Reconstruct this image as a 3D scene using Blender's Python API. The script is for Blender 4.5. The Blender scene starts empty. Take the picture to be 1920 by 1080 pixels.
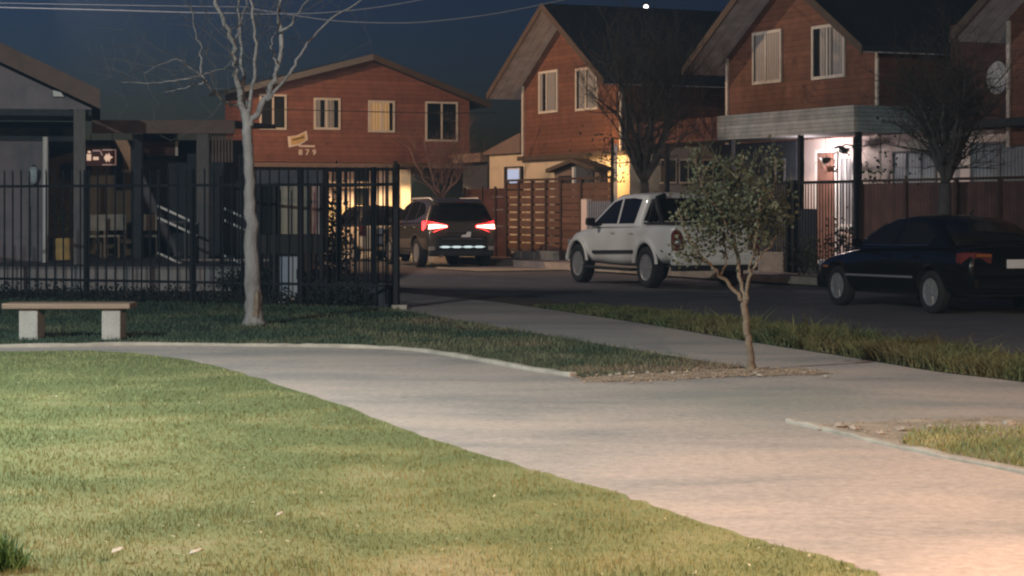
import bpy, bmesh, math, random
import numpy as np
from mathutils import Vector, Matrix
R = math.radians
rnd = random.Random(7)
sc = bpy.context.scene
COL = sc.collection
F, YH, H = 3800.0, 391.0, 1.4          # focal length in photo pixels, horizon row, eye height
TH = R(24); CT, ST = math.cos(TH), math.sin(TH)
N2 = Vector((CT, ST, 0)); D2 = Vector((-ST, CT, 0))   # across the street, along the street
def S(o, s, z=0.0): return N2*o + D2*s + Vector((0, 0, z))
def G(px, py, z=0.0):
    y = F*(H-z)/(py-YH); return Vector(((px-960)/F*y, y, z))
def P(px, py, y): return Vector(((px-960)/F*y, y, H-(py-YH)/F*y))

# ---------------------------------------------------------------- materials
def mat(name, col, rough=.75, var=.18, scale=6, bump=.15, metal=0, spec=.4, coat=0, detail=6, col2=None, emit=None, estr=0, stretch=None, bscale=None):
    m = bpy.data.materials.new(name); m.use_nodes = True
    nt = m.node_tree; b = nt.nodes['Principled BSDF']; L = nt.links.new
    b.inputs['Roughness'].default_value = rough; b.inputs['Metallic'].default_value = metal
    b.inputs['Specular IOR Level'].default_value = spec; b.inputs['Coat Weight'].default_value = coat
    c1 = tuple(max(0, c*(1-var)) for c in col); c2 = col2 or tuple(min(1, c*(1+var)) for c in col)
    tc = nt.nodes.new('ShaderNodeTexCoord'); mp = nt.nodes.new('ShaderNodeMapping')
    if stretch: mp.inputs['Scale'].default_value = stretch
    L(tc.outputs['Object'], mp.inputs['Vector'])
    n = nt.nodes.new('ShaderNodeTexNoise'); n.inputs['Scale'].default_value = scale; n.inputs['Detail'].default_value = detail
    n.inputs['Roughness'].default_value = .65
    L(mp.outputs[0], n.inputs['Vector'])
    r = nt.nodes.new('ShaderNodeValToRGB')
    r.color_ramp.elements[0].position = .3; r.color_ramp.elements[1].position = .7
    r.color_ramp.elements[0].color = (*c1, 1); r.color_ramp.elements[1].color = (*c2, 1)
    L(n.outputs['Fac'], r.inputs[0]); L(r.outputs[0], b.inputs['Base Color'])
    if bump:
        n2 = nt.nodes.new('ShaderNodeTexNoise'); n2.inputs['Scale'].default_value = bscale or scale*7; n2.inputs['Detail'].default_value = 4
        L(mp.outputs[0], n2.inputs['Vector'])
        bp = nt.nodes.new('ShaderNodeBump'); bp.inputs['Strength'].default_value = bump; bp.inputs['Distance'].default_value = .02
        L(n2.outputs['Fac'], bp.inputs['Height']); L(bp.outputs[0], b.inputs['Normal'])
    if emit:
        b.inputs['Emission Color'].default_value = (*emit, 1); b.inputs['Emission Strength'].default_value = estr
    return m
def boards(name, col, axis='Z', pitch=.14, var=.25, rough=.75, gap=.08):
    """lapped or butted boards: a step per board, a tone per board, grain along it"""
    m = mat(name, col, rough, var, 3, 0)
    nt = m.node_tree; L = nt.links.new; b = nt.nodes['Principled BSDF']
    tc = nt.nodes.new('ShaderNodeTexCoord'); sp = nt.nodes.new('ShaderNodeSeparateXYZ'); L(tc.outputs['Object'], sp.inputs[0])
    def M(op, a, bb=None):
        k = nt.nodes.new('ShaderNodeMath'); k.operation = op
        for i, v in enumerate((a, bb)):
            if v is None: continue
            if hasattr(v, 'links'): L(v, k.inputs[i])
            else: k.inputs[i].default_value = v
        return k.outputs[0]
    q = M('DIVIDE', sp.outputs[axis], pitch); fr = M('FRACT', q); fl = M('FLOOR', q)
    wn = nt.nodes.new('ShaderNodeTexWhiteNoise'); wn.noise_dimensions = '1D'; L(fl, wn.inputs['W'])
    ln = M('GREATER_THAN', fr, gap)
    ton = M('ADD', M('MULTIPLY', wn.outputs['Value'], .35), .8)
    f = M('MULTIPLY', ton, M('ADD', M('MULTIPLY', ln, .55), .45))
    old = b.inputs['Base Color'].links[0].from_socket
    hs = nt.nodes.new('ShaderNodeMix'); hs.data_type = 'RGBA'; hs.blend_type = 'MULTIPLY'; hs.inputs[0].default_value = 1
    cb = nt.nodes.new('ShaderNodeCombineColor'); [L(f, cb.inputs[i]) for i in range(3)]
    L(old, hs.inputs[6]); L(cb.outputs[0], hs.inputs[7]); L(hs.outputs[2], b.inputs['Base Color'])
    bp = nt.nodes.new('ShaderNodeBump'); bp.inputs['Strength'].default_value = .5; bp.inputs['Distance'].default_value = .02
    L(M('MULTIPLY', fr, ln), bp.inputs['Height']); L(bp.outputs[0], b.inputs['Normal'])
    return m
def curtain_mat(name, c1, c2, axis='X', pitch=.11, emit=0, warm=(1, .75, .45)):
    m = mat(name, c1, .5, .1, 4, 0, coat=.6)
    nt = m.node_tree; L = nt.links.new; b = nt.nodes['Principled BSDF']
    w = nt.nodes.new('ShaderNodeTexWave'); w.bands_direction = axis; w.inputs['Scale'].default_value = .32/pitch
    w.inputs['Distortion'].default_value = 2.5; w.inputs['Detail'].default_value = 2
    tc = nt.nodes.new('ShaderNodeTexCoord'); L(tc.outputs['Object'], w.inputs['Vector'])
    r = nt.nodes.new('ShaderNodeValToRGB'); r.color_ramp.elements[0].color = (*c1, 1); r.color_ramp.elements[1].color = (*c2, 1)
    L(w.outputs['Fac'], r.inputs[0]); L(r.outputs[0], b.inputs['Base Color'])
    if emit:
        L(r.outputs[0], b.inputs['Emission Color']); b.inputs['Emission Strength'].default_value = emit
    return m
def glow(name, col, st): return mat(name, (.3, .3, .3), .4, 0, 5, 0, emit=col, estr=st)

# ---------------------------------------------------------------- mesh builder
class MB:
    def __init__(s): s.V = []; s.Fc = []
    def add(s, vs, fs):
        k = len(s.V); s.V += [tuple(v) for v in vs]; s.Fc += [tuple(k+i for i in f) for f in fs]; return s
    def box(s, x0, x1, y0, y1, z0, z1):
        return s.add([(x0,y0,z0),(x1,y0,z0),(x1,y1,z0),(x0,y1,z0),(x0,y0,z1),(x1,y0,z1),(x1,y1,z1),(x0,y1,z1)],
                     [(0,3,2,1),(4,5,6,7),(0,1,5,4),(1,2,6,5),(2,3,7,6),(3,0,4,7)])
    def prism(s, pts, vec):
        n = len(pts); v = Vector(vec); a = [Vector(p) for p in pts]; b = [p+v for p in a]
        return s.add(a+b, [tuple(range(n))[::-1], tuple(range(n, 2*n))] + [(i, (i+1) % n, n+(i+1) % n, n+i) for i in range(n)])
    def bar(s, p0, p1, w, h, up=(0, 0, 1)):
        p0, p1 = Vector(p0), Vector(p1); t = (p1-p0).normalized(); u = Vector(up)
        if abs(t.dot(u)) > .98: u = Vector((1, 0, 0))
        a = t.cross(u).normalized()*w/2; b = a.cross(t).normalized()*h/2
        q = [p0-a-b, p0+a-b, p0+a+b, p0-a+b]
        return s.prism(q, p1-p0)
    def tube(s, path, rad, n=8, cap=True):
        path = [Vector(p) for p in path]; k0 = len(s.V)
        if not isinstance(rad, (list, tuple)): rad = [rad]*len(path)
        ref = None
        for i, p in enumerate(path):
            t = (path[min(i+1, len(path)-1)]-path[max(i-1, 0)]).normalized()
            if ref is None:
                ref = Vector((0, 0, 1)) if abs(t.z) < .9 else Vector((1, 0, 0))
            a = t.cross(ref)
            if a.length < 1e-4: a = t.cross(Vector((.3, .8, .2)))
            a.normalize(); b = t.cross(a).normalized(); ref = b.cross(t) if False else ref
            for j in range(n):
                g = 2*math.pi*j/n
                s.V.append(tuple(p+(a*math.cos(g)+b*math.sin(g))*rad[i]))
        for i in range(len(path)-1):
            for j in range(n):
                q = k0+i*n; s.Fc.append((q+j, q+(j+1) % n, q+n+(j+1) % n, q+n+j))
        if cap:
            s.Fc.append(tuple(k0+j for j in range(n))[::-1]); e = k0+(len(path)-1)*n; s.Fc.append(tuple(e+j for j in range(n)))
        return s
    def lathe(s, prof, c, axis='X', n=24, close=False):
        """prof: (radius, height along axis)"""
        c = Vector(c); k0 = len(s.V)
        for r, h in prof:
            for j in range(n):
                g = 2*math.pi*j/n; u, v = r*math.cos(g), r*math.sin(g)
                o = {'X': (h, u, v), 'Y': (u, h, v), 'Z': (u, v, h)}[axis]
                s.V.append(tuple(c+Vector(o)))
        m = len(prof)
        for i in range(m-1 if not close else m):
            for j in range(n):
                a = k0+i*n; b = k0+((i+1) % m)*n
                s.Fc.append((a+j, a+(j+1) % n, b+(j+1) % n, b+j))
        if not close:
            if prof[0][0] > 1e-3: s.Fc.append(tuple(k0+j for j in range(n))[::-1])
            if prof[-1][0] > 1e-3: s.Fc.append(tuple(k0+(m-1)*n+j for j in range(n)))
        return s
    def ball(s, c, r, sz=1.0, n=10, m=7):
        return s.lathe([(max(1e-4, r*math.sin(math.pi*i/m)), -r*sz*math.cos(math.pi*i/m)) for i in range(m+1)], c, 'Z', n)
    def build(s, name, m, parent=None, smooth=False, bevel=0, sub=0, loc=None, rotz=None, seg=2):
        me = bpy.data.meshes.new(name); me.from_pydata(s.V, [], s.Fc)
        bm = bmesh.new(); bm.from_mesh(me); bmesh.ops.recalc_face_normals(bm, faces=bm.faces); bm.to_mesh(me); bm.free()
        for k in (m if isinstance(m, (list, tuple)) else [m]):
            if k: me.materials.append(k)
        o = bpy.data.objects.new(name, me); COL.objects.link(o)
        if parent: o.parent = parent
        if smooth:
            me.polygons.foreach_set('use_smooth', [True]*len(me.polygons))
        if bevel:
            k = o.modifiers.new('bevel', 'BEVEL'); k.width = bevel; k.segments = seg; k.limit_method = 'ANGLE'; k.angle_limit = R(35)
            k.harden_normals = False
        if sub:
            k = o.modifiers.new('sub', 'SUBSURF'); k.levels = sub; k.render_levels = sub
        if loc is not None: o.location = loc
        if rotz is not None: o.rotation_euler = (0, 0, rotz)
        return o
def tag(o, label, cat, group=None):
    o['label'] = label; o['category'] = cat
    if group: o['group'] = group
    return o
def kind(o, k): o['kind'] = k; return o
def thing(name, label, cat, loc=(0, 0, 0), rotz=0, group=None):
    o = bpy.data.objects.new(name, None); COL.objects.link(o); o.location = loc; o.rotation_euler = (0, 0, rotz)
    o.empty_display_size = .2
    return tag(o, label, cat, group)
def bake(o):
    """apply modifiers"""
    bpy.context.view_layer.update()
    dg = bpy.context.evaluated_depsgraph_get(); me = bpy.data.meshes.new_from_object(o.evaluated_get(dg))
    o.modifiers.clear(); o.data = me
def text_part(name, s, size, m, parent, loc, rot=(R(90), 0, 0), ext=.012):
    cu = bpy.data.curves.new(name, 'FONT'); cu.body = s; cu.size = size; cu.extrude = ext; cu.align_x = 'CENTER'; cu.align_y = 'CENTER'; cu.offset = size*.02
    t = bpy.data.objects.new(name+'_tmp', cu); COL.objects.link(t); bpy.context.view_layer.update()
    me = bpy.data.meshes.new_from_object(t.evaluated_get(bpy.context.evaluated_depsgraph_get()))
    bpy.data.objects.remove(t); me.materials.clear(); me.materials.append(m)
    o = bpy.data.objects.new(name, me); COL.objects.link(o); o.parent = parent; o.location = loc; o.rotation_euler = rot
    return o

# ---------------------------------------------------------------- palette
M = dict(
 asphalt=mat('asphalt', (.12, .11, .115), .85, .25, 1.2, .5, detail=10, bscale=60),
 pavement=None, 
 earth=mat('earth', (.09, .065, .045), .95, .35, 2, .6),
 kerb=mat('kerb_concrete', (.33, .3, .255), .9, .3, 3, .4),
 rough_concrete=mat('cast_concrete', (.34, .33, .31), .9, .2, 5, .5),
 bark_pale=mat('pale_bark', (.21, .2, .2), .9, .35, 7, .8, stretch=(1, 1, .35)),
 bark_tan=mat('tan_bark', (.17, .135, .1), .9, .35, 9, .8),
 bark_dark=mat('dark_bark', (.055, .047, .04), .95, .3, 6, .5),
 bark_pink=mat('reddish_bark', (.16, .1, .085), .95, .3, 6, .5),
 twig_grey=mat('grey_twig', (.075, .072, .073), .95, .3, 6, .3),
 bench_wood=mat('bench_timber', (.24, .17, .125), .7, .3, 4, .3, stretch=(.3, 6, 6)),
 iron=mat('dark_painted_iron', (.007, .008, .012), .7, .3, 20, .1, spec=.3),
 iron_brown=mat('brown_painted_iron', (.05, .025, .018), .6, .3, 10, .1),
 wood_red=boards('red_stained_boards', (.23, .095, .068), 'Z', .15),
 wood_orange=boards('orange_stained_boards', (.165, .068, .042), 'Z', .13),
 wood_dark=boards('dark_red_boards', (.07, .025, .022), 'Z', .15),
 wood_brown=boards('brown_boards', (.15, .07, .045), 'Z', .16, gap=.1),
 fence_brown=boards('brown_fence_boards', (.1, .05, .042), 'X', .1, gap=.12),
 fence_red=boards('red_fence_boards', (.13, .066, .044), 'Z', .17, gap=.09),
 barge=mat('brown_barge_board', (.085, .06, .045), .8, .2, 4, .2),
 soffit=boards('pale_soffit_boards', (.6, .57, .6), 'Y', .28, gap=.05),
 roof=mat('charcoal_shingle', (.03, .036, .045), .9, .3, 12, .5),
 roof_tile=mat('slate_grey_roof', (.06, .062, .066), .85, .3, 12, .5),
 fascia_white=boards('white_cladding', (.44, .42, .39), 'Z', .085, gap=.12),
 fascia_shaded=boards('shaded_white_cladding', (.3, .35, .36), 'Z', .085, gap=.12),  # the white cladding again, with bluish shade put into the colour
 cream=mat('cream_render', (.62, .52, .4), .9, .08, 2, .2),
 pink=mat('pale_pink_render', (.72, .6, .56), .9, .06, 2, .2),
 white=mat('white_paint', (.75, .74, .72), .5, .05, 5, .05),
 trim=mat('aged_white_trim', (.6, .55, .5), .6, .1, 5, .1),
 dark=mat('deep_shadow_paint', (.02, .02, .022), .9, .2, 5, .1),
 dark_blue=mat('dark_blue_grey_paint', (.05, .055, .07), .85, .25, 5, .1),
 mauve=mat('mauve_brown_render', (.24, .215, .235), .9, .15, 3, .2),
 brown=mat('brown_render', (.16, .11, .07), .9, .2, 3, .2),
 post=mat('grey_timber_post', (.16, .15, .15), .85, .2, 5, .3, stretch=(6, 6, 1)),
 fascia_brown=mat('brown_fascia', (.19, .135, .115), .85, .15, 4, .2),
 door=boards('dark_wood_door', (.22, .11, .08), 'X', .12, gap=.1),
 glass=mat('dark_window_glass', (.012, .014, .016), .05, .1, 2, 0, spec=.6),
 curtain=curtain_mat('grey_net_curtain', (.2, .2, .21), (.36, .35, .35)),
 curtain_warm=curtain_mat('warm_lit_curtain', (.5, .35, .18), (.75, .55, .3), emit=.12),
 curtain_blue=curtain_mat('bluish_curtain', (.1, .13, .16), (.22, .26, .3)),
 blue_lit=glow('lit_blue_curtain', (.45, .62, .95), .62),
 chrome=mat('chrome', (.7, .7, .7), .15, .05, 5, 0, metal=1),
 steel=mat('galvanised_rail', (.9, .86, .82), .25, .05, 20, 0, coat=.6),
 tyre=mat('tyre_rubber', (.016, .016, .017), .85, .2, 20, .2),
 alloy=mat('alloy_rim', (.42, .42, .43), .35, .1, 8, 0, metal=.6),
 plastic=mat('black_plastic', (.015, .015, .017), .6, .2, 30, .1),
 paint_white=mat('white_car_paint', (.72, .72, .7), .28, .05, 1.5, 0, coat=.6),
 paint_black=mat('black_car_paint', (.004, .004, .004), .25, .1, 1.5, 0, coat=.35, spec=.2),
 paint_dark=mat('dark_grey_car_paint', (.07, .058, .046), .22, .1, 1.5, 0, coat=.9, spec=.6),
 paint_pale=mat('pale_beige_car_paint', (.78, .66, .5), .3, .05, 1.5, 0, coat=.6),
 car_glass=mat('tinted_car_glass', (.012, .011, .011), .06, .1, 2, 0, spec=.1),
 lens_dark=mat('dark_red_lens', (.13, .025, .022), .15, .1, 4, 0, coat=.8),
 lens_amber=mat('amber_lens', (.35, .12, .03), .15, .1, 4, 0, coat=.8),
 lens_clear=mat('clear_headlamp_lens', (.5, .5, .5), .08, .1, 4, 0, coat=1, metal=.5),
 red_glow=glow('lit_brake_lamp', (1, .012, .02), 4),
 red_core=glow('lit_brake_bulb', (1, .36, .26), 11),
 strip_glow=glow('painted_bumper_glint', (.75, .95, .95), .8),
 plate=mat('white_number_plate', (.75, .75, .75), .4, .04, 5, 0),
 leaf=mat('olive_leaf', (.05, .058, .032), .6, .4, 3, 0, spec=.3),
 leaf_light=mat('pale_olive_leaf', (.068, .074, .044), .6, .3, 3, 0, spec=.3),
 leaf_dark=mat('dark_leaf', (.035, .042, .022), .7, .4, 3, 0),
 hedge=mat('hedge_leaf', (.012, .017, .016), .8, .4, 3, 0),
 stone=mat('pale_stone', (.34, .31, .27), .9, .25, 5, .4),
 dry=mat('dry_leaf', (.48, .42, .34), .8, .3, 8, .2),
 cable=mat('grey_cable', (.17, .19, .23), .6, .1, 4, 0),
 cable_black=mat('black_cable', (.01, .01, .012), .7, .1, 4, 0),
 yellow=mat('mustard_sign_paint', (.62, .42, .16), .6, .2, 8, .1),
 letter=mat('pale_letter', (.75, .65, .58), .5, .05, 5, 0),
 lit_number=glow('lit_sign_shape', (1, .62, .42), .62),
 sign_red=mat('dark_red_sign_board', (.1, .02, .015), .6, .2, 5, 0),
 sign_frame=mat('pinkish_sign_frame', (.6, .4, .36), .5, .1, 5, 0, emit=(1, .6, .5), estr=.12),
 dish=mat('grey_dish', (.42, .43, .45), .6, .12, 3, .1),
 lamp_warm=glow('lit_warm_bulb', (1, .82, .74), 7),
 lamp_white=glow('lit_white_lamp', (1, .97, .9), 5),
 opal=mat('opal_lamp_glass', (.6, .66, .72), .3, .05, 5, 0),
 box_white=mat('bluish_white_box', (.2, .23, .28), .5, .1, 5, .1),
 terracotta=mat('terracotta_pot', (.3, .13, .08), .85, .2, 6, .2),
)
# ---------------------------------------------------------------- ground
def grass_mat(name, dry, mid, green, scale=.9, bias=.5, rough=.8, far=None):
    m = bpy.data.materials.new(name); m.use_nodes = True; nt = m.node_tree; L = nt.links.new; b = nt.nodes['Principled BSDF']
    b.inputs['Roughness'].default_value = rough; b.inputs['Specular IOR Level'].default_value = .15
    tc = nt.nodes.new('ShaderNodeTexCoord')
    n1 = nt.nodes.new('ShaderNodeTexNoise'); n1.inputs['Scale'].default_value = scale; n1.inputs['Detail'].default_value = 7; n1.inputs['Roughness'].default_value = .6
    n2 = nt.nodes.new('ShaderNodeTexNoise'); n2.inputs['Scale'].default_value = 38; n2.inputs['Detail'].default_value = 3
    L(tc.outputs['Object'], n1.inputs['Vector']); L(tc.outputs['Object'], n2.inputs['Vector'])
    ad = nt.nodes.new('ShaderNodeMath'); ad.operation = 'MULTIPLY_ADD'; L(n2.outputs['Fac'], ad.inputs[0]); ad.inputs[1].default_value = .38
    L(n1.outputs['Fac'], ad.inputs[2]); src = ad.outputs[0]
    if far:   # the mix of turf colours shifts along one axis
        sp = nt.nodes.new('ShaderNodeSeparateXYZ'); L(tc.outputs['Object'], sp.inputs[0])
        mr = nt.nodes.new('ShaderNodeMapRange'); mr.inputs['From Min'].default_value = far[0]; mr.inputs['From Max'].default_value = far[1]
        mr.inputs['To Min'].default_value = -far[2]; mr.inputs['To Max'].default_value = far[2]; L(sp.outputs[far[3] if len(far) > 3 else 'Y'], mr.inputs['Value'])
        a2 = nt.nodes.new('ShaderNodeMath'); a2.operation = 'ADD'; L(src, a2.inputs[0]); L(mr.outputs[0], a2.inputs[1]); src = a2.outputs[0]
    r = nt.nodes.new('ShaderNodeValToRGB'); e = r.color_ramp.elements
    e[0].position = bias-.02; e[0].color = (*dry, 1); e[1].position = bias+.29; e[1].color = (*green, 1)
    k = e.new(bias+.14); k.color = (*mid, 1)
    L(src, r.inputs[0]); L(r.outputs[0], b.inputs['Base Color'])
    return m
def concrete(name, c1, c2, c3):
    m = mat(name, c1, .88, .1, 2, .35, detail=8, bscale=70)
    nt = m.node_tree; L = nt.links.new; b = nt.nodes['Principled BSDF']
    tc = nt.nodes.new('ShaderNodeTexCoord'); mp = nt.nodes.new('ShaderNodeMapping'); mp.inputs['Scale'].default_value = (.55, 1.1, 1)
    mp.inputs['Rotation'].default_value = (0, 0, R(12)); L(tc.outputs['Object'], mp.inputs[0])
    n = nt.nodes.new('ShaderNodeTexNoise'); n.inputs['Scale'].default_value = .8; n.inputs['Detail'].default_value = 9; n.inputs['Roughness'].default_value = .62
    n.inputs['Distortion'].default_value = .4
    L(mp.outputs[0], n.inputs['Vector']); r = nt.nodes.new('ShaderNodeValToRGB'); e = r.color_ramp.elements
    e[0].position = .36; e[0].color = (*c2, 1); e[1].position = .66; e[1].color = (*c3, 1); k = e.new(.5); k.color = (*c1, 1)
    L(n.outputs['Fac'], r.inputs[0])
    n3 = nt.nodes.new('ShaderNodeTexNoise'); n3.inputs['Scale'].default_value = 17; n3.inputs['Detail'].default_value = 9; n3.inputs['Roughness'].default_value = .7; L(tc.outputs['Object'], n3.inputs['Vector'])
    mr = nt.nodes.new('ShaderNodeMapRange'); mr.inputs['From Min'].default_value = .3; mr.inputs['From Max'].default_value = .7; mr.inputs['To Min'].default_value = .72; mr.inputs['To Max'].default_value = 1.16
    L(n3.outputs['Fac'], mr.inputs['Value'])
    mx = nt.nodes.new('ShaderNodeMix'); mx.data_type = 'RGBA'; mx.blend_type = 'MULTIPLY'; mx.inputs[0].default_value = 1
    cb = nt.nodes.new('ShaderNodeCombineColor'); [L(mr.outputs[0], cb.inputs[i]) for i in range(3)]
    sp = nt.nodes.new('ShaderNodeVectorMath'); sp.operation = 'DISTANCE'   # an old grey-green damp stain in the slab
    m2 = nt.nodes.new('ShaderNodeMapping'); m2.inputs['Scale'].default_value = (.62, .42, 1); L(tc.outputs['Object'], m2.inputs[0]); L(m2.outputs[0], sp.inputs[0])
    sc_ = G(1500, 760); sp.inputs[1].default_value = (sc_.x*.62, sc_.y*.42, 0)
    ns = nt.nodes.new('ShaderNodeMath'); ns.operation = 'MULTIPLY_ADD'; L(n.outputs['Fac'], ns.inputs[0]); ns.inputs[1].default_value = 1.1; L(sp.outputs['Value'], ns.inputs[2])
    sr = nt.nodes.new('ShaderNodeMapRange'); sr.inputs['From Min'].default_value = .75; sr.inputs['From Max'].default_value = 1.5; sr.inputs['To Min'].default_value = .55; sr.inputs['To Max'].default_value = 0; L(ns.outputs[0], sr.inputs['Value'])
    st = nt.nodes.new('ShaderNodeMix'); st.data_type = 'RGBA'; L(sr.outputs[0], st.inputs[0]); L(r.outputs[0], st.inputs[6]); st.inputs[7].default_value = (.2, .235, .21, 1)
    L(st.outputs[2], mx.inputs[6]); L(cb.outputs[0], mx.inputs[7]); L(mx.outputs[2], b.inputs['Base Color'])
    return m
M['path'] = concrete('path_concrete', (.4, .355, .325), (.29, .275, .26), (.48, .405, .355))
M['pavement'] = concrete('pavement_concrete', (.34, .3, .275), (.25, .25, .245), (.42, .35, .31))
M['lawn'] = grass_mat('lawn_turf', (.28, .26, .15), (.21, .22, .1), (.145, .17, .075), 1.1, .47, far=(8, 15, .05))
M['blade'] = grass_mat('lawn_blade', (.39, .36, .21), (.27, .28, .13), (.165, .2, .09), 1.1, .47, far=(8, 15, .05))
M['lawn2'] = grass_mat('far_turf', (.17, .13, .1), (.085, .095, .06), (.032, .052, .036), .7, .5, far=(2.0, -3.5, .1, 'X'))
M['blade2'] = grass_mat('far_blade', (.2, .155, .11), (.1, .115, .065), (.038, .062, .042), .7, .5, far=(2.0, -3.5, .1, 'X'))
M['verge_blade'] = grass_mat('verge_blade', (.08, .05, .035), (.125, .122, .052), (.062, .084, .038), .55, .5)

def sheet(name, pts, z, m, thick=None, k='structure'):
    """flat polygon from world xy points; thick = also sides down that far"""
    bm = bmesh.new(); vs = [bm.verts.new((p[0], p[1], z)) for p in pts]; f = bm.faces.new(vs)
    if f.normal.z < 0: bmesh.ops.reverse_faces(bm, faces=[f])
    bm.normal_update()
    if thick:
        r = bmesh.ops.extrude_face_region(bm, geom=list(bm.faces)); vv = [g for g in r['geom'] if isinstance(g, bmesh.types.BMVert)]
        bmesh.ops.translate(bm, verts=vv, vec=(0, 0, -thick))
    bmesh.ops.triangulate(bm, faces=list(bm.faces)); bmesh.ops.recalc_face_normals(bm, faces=list(bm.faces))
    me = bpy.data.meshes.new(name); bm.to_mesh(me); bm.free(); me.materials.append(m)
    o = bpy.data.objects.new(name, me); COL.objects.link(o); kind(o, k); return o
def smooth_line(pts, n=6):
    out = []
    P_ = [Vector(p) for p in pts]
    for i in range(len(P_)-1):
        a, b, c, d = P_[max(i-1, 0)], P_[i], P_[i+1], P_[min(i+2, len(P_)-1)]
        for j in range(n):
            t = j/n; out.append(.5*((2*b)+(c-a)*t+(2*a-5*b+4*c-d)*t*t+(3*b-a-3*c+d)*t**3))
    out.append(P_[-1]); return out
def g2(l): return [G(x, y) for x, y in l]
def rough(l, k=.05, n=7):
    out = []; l = list(l)+[l[0]]
    for a, b in zip(l, l[1:]):
        for j in range(n):
            p = a.lerp(b, j/n); out.append(p+Vector((rnd.uniform(-k, k), rnd.uniform(-k*1.6, k*1.6), 0)))
    return out
EDGE = smooth_line(g2([(-1100, 672), (-500, 664), (0, 661), (200, 661), (320, 673), (430, 696), (560, 736), (700, 785), (850, 840), (1000, 885), (1130, 920), (1250, 960), (1400, 1010), (1550, 1050), (1650, 1082)])) 
EDGE += [EDGE[-1]+(EDGE[-1]-EDGE[-2]).normalized()*t for t in (.6, 1.5, 3.0)]
PTOP = smooth_line(g2([(-1100, 658), (-500, 654), (0, 652), (250, 648), (480, 650), (620, 652), (760, 657), (870, 672), (980, 692), (1075, 707)]))
KR = smooth_line(g2([(1480, 793), (1550, 808), (1620, 825), (1750, 855), (1920, 889), (2150, 950)]))
KR.append(KR[-1]+(KR[-1]-KR[-2]).normalized()*3)
VF = smooth_line(g2([(745, 548), (900, 563), (1000, 576), (1200, 606), (1400, 640), (1600, 671), (1750, 696), (1920, 717), (2200, 760)]))
VF.append(VF[-1]+(VF[-1]-VF[-2]).normalized()*5)
rr = random.Random(3)
EDGE = [p+Vector((rr.uniform(-.03, .03), rr.uniform(-.03, .03), 0)) for p in EDGE]

sheet('ground', [(-210, -210), (210, -210), (210, 210), (-210, 210)], -.15, M['earth'])
sheet('road', [S(12.3, -40), S(21, -40), S(21, 54), S(60, 54), S(60, 62), S(-40, 62), S(-40, 54), S(12.3, 54)], -.08, M['asphalt'])
VB = [p+N2*1.0 for p in VF]
park = [S(9.9, 54), S(12.2, 54)] + VB + [VB[-1]+Vector((0, -30, 0)), Vector((-60, -30, 0)), Vector((-60, 70, 0))]
sheet('soil', park, -.012, M['earth'], .13)
SW_LOW = g2([(1075, 707), (1105, 713), (1400, 698), (1240, 668), (1000, 628), (752, 584)])
sheet('pavement', [S(10.2, 54), S(12.0, 54)] + VF + [KR[-1]+Vector((1.2, 1.0, 0))] + g2([(2200, 800), (1920, 788), (1700, 792), (1560, 802), (1480, 796)]) + SW_LOW, 0, M['path'])
sheet('path', PTOP + KR + [Vector((7, -2, 0)), Vector((3, -2, 0))] + EDGE[::-1], .004, M['path'])
LAWN = EDGE + [Vector((1.5, -3, 0)), Vector((-14, -3, 0)), Vector((-14, EDGE[0].y, 0))]
sheet('lawn', LAWN, .012, M['lawn'])
FENCE_L = [Vector((-1.62, 28.3, 0)), Vector((-8.8, 31.6, 0)), Vector((-16, 34.8, 0))]
LAWN2 = PTOP + g2([(1100, 708), (1330, 694), (1400, 690), (1240, 666), (1000, 626), (752, 583)]) + FENCE_L + [Vector((-16, PTOP[0].y, 0))]
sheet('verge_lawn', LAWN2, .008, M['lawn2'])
sheet('dirt_strip', rough(g2([(1086, 708), (1150, 702), (1240, 697), (1400, 691), (1500, 692), (1570, 702), (1400, 706), (1290, 710), (1200, 715), (1110, 717)])), .0055, mat('sandy_dirt', (.34, .26, .19), .95, .4, 6, .9))
E_UP = g2([(2200, 800), (1920, 782), (1760, 786), (1620, 792), (1540, 796)])
sheet('dirt_patch', KR + [KR[-1]+Vector((1.2, .6, 0))] + rough(E_UP)[:-8], .0055, mat('pale_dirt', (.33, .28, .22), .95, .4, 4, .9))
GP = g2([(1690, 838), (1750, 850), (1920, 884), (2100, 930), (2200, 830), (1920, 808), (1780, 808), (1700, 818)])
VERGE = VF[12:] + [p+N2*.95 for p in VF[12:]][::-1]
sheet('verge', VERGE, .006, M['lawn2'])
# dark ridge: low ahead, its unseen rest raised to block horizon glow
hl = MB(); rh = random.Random(77); nseg = 96; prev = None
for i in range(nseg+1):
    a = 2*math.pi*i/nseg; az = math.degrees(a)          # 0 = straight ahead, positive to the left
    d_ = (az+180) % 360-180
    el = 2.0-.09*d_ if -30 < d_ < 5 else 1.2 if 5 <= d_ < 17 else 10
    el = min(10, max(.6, el+.5*math.sin(i*1.7)+.3*math.sin(i*.6)))
    r0_, r1_ = 130, 160; h_ = math.tan(math.radians(el))*r1_
    u = Vector((-math.sin(a), math.cos(a), 0)); hl.V += [tuple(u*r0_+Vector((0, 0, -.5))), tuple(u*(r0_+18)+Vector((0, 0, h_*.55))), tuple(u*r1_+Vector((0, 0, h_))), tuple(u*(r1_+35)+Vector((0, 0, -.5)))]
    if i:
        for k in range(3): q = (i-1)*4+k; hl.Fc.append((q, q+4, q+5, q+1))
kind(hl.build('hills_glow_block', mat('dark_hill', (.035, .03, .025), .95, .4, .05, .3), smooth=True), 'structure')
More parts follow.
